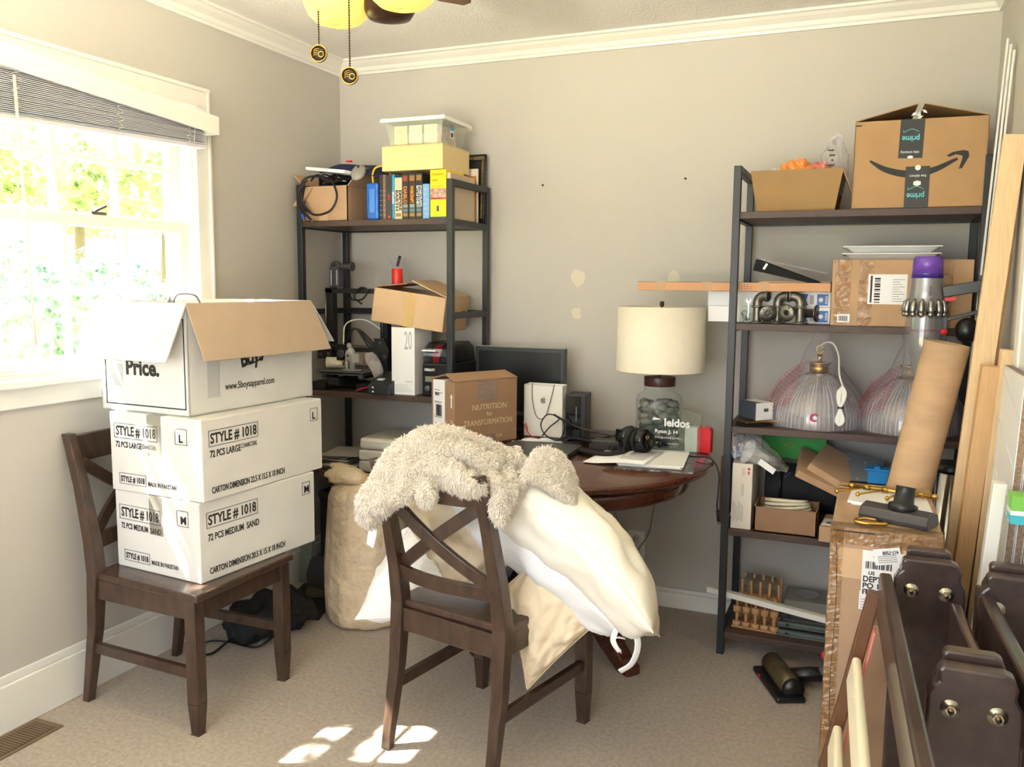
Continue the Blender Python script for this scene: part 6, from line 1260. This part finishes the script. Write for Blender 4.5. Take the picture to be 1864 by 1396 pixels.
def bpost(x, y, z, first=False):
    b = MB(espresso_m); b.prism(pr, .034, None, frame((x, y, z), (1, 0, 0), (0, 0, 1))); o = b.build('post', t, .006)
    b = MB(espresso_m); b.prism([(u*.8+.01, v) for u, v in pr], .03, None, frame((x-.012, y+.038, z+.012), (1, 0, 0), (0, 0, 1))); b.build('backing_post', o, .006)
    for u in (-.036, .033):
        b = MB(bolt_m); c = (x+u, y-.034, z+.642-.018); b.cyl((c[0], y-.036, c[2]), (c[0], y-.033, c[2]), .0155, None, 28)
        b.prism([(.0085*math.cos(q*PI/3), .0085*math.sin(q*PI/3)) for q in range(6)], .008, None, frame((c[0], y-.036, c[2]), (1, 0, 0), (0, 0, 1))); b.cyl((c[0], y-.05, c[2]), (c[0], y-.04, c[2]), .005, mat('bolt thread', (150, 120, 90), .4, 1), 16); b.cyl((c[0], y-.0505, c[2]), (c[0], y-.0498, c[2]), .0025, black_m, 10); b.build('bolt', o)
bpost(.023, .42, .085); bpost(.066, -.075, .055); bpost(.193-.01, .37, .085)
b = MB(mat('worn brown edge', (104, 70, 44), .4)); b.bar((-.215, .43, 0), (-.085, .43, .68), .03, .03, up=(0, 1, 0)); b.build('leg', t, .004)
b = MB(mat('pink primer', (226, 130, 122), .6)); b.bar((-.165, .40, .10), (-.082, .40, .60), .004, .03, up=(0, 1, 0)); b.build('pink_edge', t)
for z0 in (.50, .33, .16):
    x = -.212+(z0)*.19; b = MB(creamp_m); D0 = Vector((.19, 0, 1)).normalized()*.068; N = Vector((-1, 0, .19)).normalized()*.02; c = Vector((x, .385, z0-.03))
    e = Vector((.049, -1, 0)).normalized()*1.0; vs = []
    for s_ in (0, 1):
        for u, v in ((0, 0), (1, 0), (1, 1), (0, 1)): vs.append(c+D0*u+N*v+e*s_)
    b.faces(vs, [(3, 2, 1, 0), (4, 5, 6, 7), (0, 1, 5, 4), (1, 2, 6, 5), (2, 3, 7, 6), (3, 0, 4, 7)]); b.build('slat', t, .009, seg=4)

# ------------------------------------------------------------------ outdoors: the window view, an added bounce slab and sun-blocking shrub
b = MB(mat('lawn', (208, 204, 96), .95, var=(2.2, .2), bump=(30, .6, .05))); b.box((-30, -25, -.62), (14, 25, -.6)); o = b.build('lawn'); o['kind'] = 'structure'
b = MB(mat('patio concrete', (176, 172, 166), .9, var=(3, .05))); b.box((-2.5, -16, -.6), (9, -4.85, -.12)); o = b.build('bounce_slab'); o['kind'] = 'structure'  # unseen, added outside the rear window to bounce neutral light indoors
def foliage(name, label, cat, blobs, m, leaf, dens, seed, trunk=None, group=None):
    import numpy as np
    t = thing(name, label, cat, (blobs[0][0], blobs[0][1], -.6), group=group); rr = np.random.default_rng(seed); L0 = Vector((blobs[0][0], blobs[0][1], -.6))
    vs = []; fs = []
    for x, y, z, rx, rz_ in blobs:
        n = int(dens*rx*rz_); v = rr.normal(0, 1, (n, 3)); v /= np.linalg.norm(v, axis=1)[:, None]; q = rr.uniform(.72, 1.04, (n, 1))
        c = v*q*np.array([rx, rx, rz_])+np.array([x-L0.x, y-L0.y, z-L0.z])
        a_ = rr.normal(0, 1, (n, 3)); a_ /= np.linalg.norm(a_, axis=1)[:, None]; b_ = np.cross(a_, rr.normal(0, 1, (n, 3))); b_ /= np.linalg.norm(b_, axis=1)[:, None]
        sz = rr.uniform(.6, 1.3, (n, 1))*leaf; k = len(vs); V = np.stack([c-a_*sz, c+b_*sz*.5, c+a_*sz, c-b_*sz*.5], 1).reshape(-1, 3).tolist(); vs += V
        fs += [(k+4*i, k+4*i+1, k+4*i+2, k+4*i+3) for i in range(n)]
    me = bpy.data.meshes.new('foliage'); me.from_pydata(vs, [], fs); me.materials.append(m); o = bpy.data.objects.new('foliage', me); C.objects.link(o); o.parent = t
    b = MB(m)
    for x, y, z, rx, rz_ in blobs: b.ball((x-L0.x, y-L0.y, z-L0.z), (rx*.78, rx*.78, rz_*.78))
    b.build('inner_foliage', t)
    if trunk:
        b = MB(mat('bark', (104, 88, 70), .9, bump=(20, .8, .03))); b.tube([(0, 0, 0), (.05, 0, trunk*.5), (0, .1, trunk)], [.18, .14, .08], None, 10); b.build('trunk', t)
    return t
r = random.Random(12)
hb = [(-8.6+k*.75+r.uniform(-.2, .2), 1.6+k*.95+r.uniform(-.2, .2), .35+r.uniform(-.1, .3), .95, 1.15+r.uniform(-.1, .35)) for k in range(9)]
foliage('hedge', 'tall leafy green hedge across the lawn outside the window', 'hedge', hb, leaf2_m, .075, 2600, 3)
for k, (x, y, h_) in enumerate(((-12.5, 4.5, 5.2), (-9.5, 8.5, 5.8), (-14, 10.5, 6.5))):
    bb_ = [(x, y, h_*.62, 1.5, 1.4)]+[(x+r.uniform(-1.3, 1.3), y+r.uniform(-1.3, 1.3), h_*.62+r.uniform(-1.2, 1.6), 1.0, .8) for _ in range(5)]
    foliage('garden_tree', ['broad pale green tree left beyond the hedge', 'pale green tree right beyond the hedge, nearest the house', 'farthest pale tree high behind the hedge'][k], 'tree', bb_, leaf_m, .11, 900, k+20, trunk=h_*.6, group='trees beyond the hedge')
foliage('sun_blocking_shrub', 'unseen leafy shrub added outside the window to block sun', 'shrub', [(-1.5, -2.5, 2.45, .62, 1.1), (-1.45, -2.0, 1.2, .6, 1.0), (-1.6, -3.0, 2.2, .7, 1.2), (-1.5, -2.3, .3, .8, .9)], leaf2_m, .05, 1500, 44)  # added out of view; its crown cuts sun off the cartons and carpet
t = thing('garden_shed', 'pale blue-grey neighbouring shed with white trim behind the hedge', 'shed', (-8.4, 12.6, -.6), .5)
b = MB(mat('pale blue siding', (176, 196, 210), .7)); b.box((-1.6, -1.2, 0), (1.6, 1.2, 2.9)); b.prism([(-1.6, 2.9), (1.6, 2.9), (0, 4.1)], 2.4, None, frame((0, 1.2, 0), (1, 0, 0), (0, 0, 1))); b.build('walls', t)
b = MB(trim_m); b.bar((-1.75, -1.25, 2.8), (0, -1.25, 4.15), .1, .14, up=(0, 1, 0)); b.bar((1.75, -1.25, 2.8), (0, -1.25, 4.15), .1, .14, up=(0, 1, 0)); b.box((-1.66, -1.26, 0), (-1.5, -1.2, 2.9)); b.box((1.5, -1.26, 0), (1.66, -1.2, 2.9)); b.box((-.5, -1.26, 1.2), (.5, -1.2, 2.3)); b.build('trim', t)
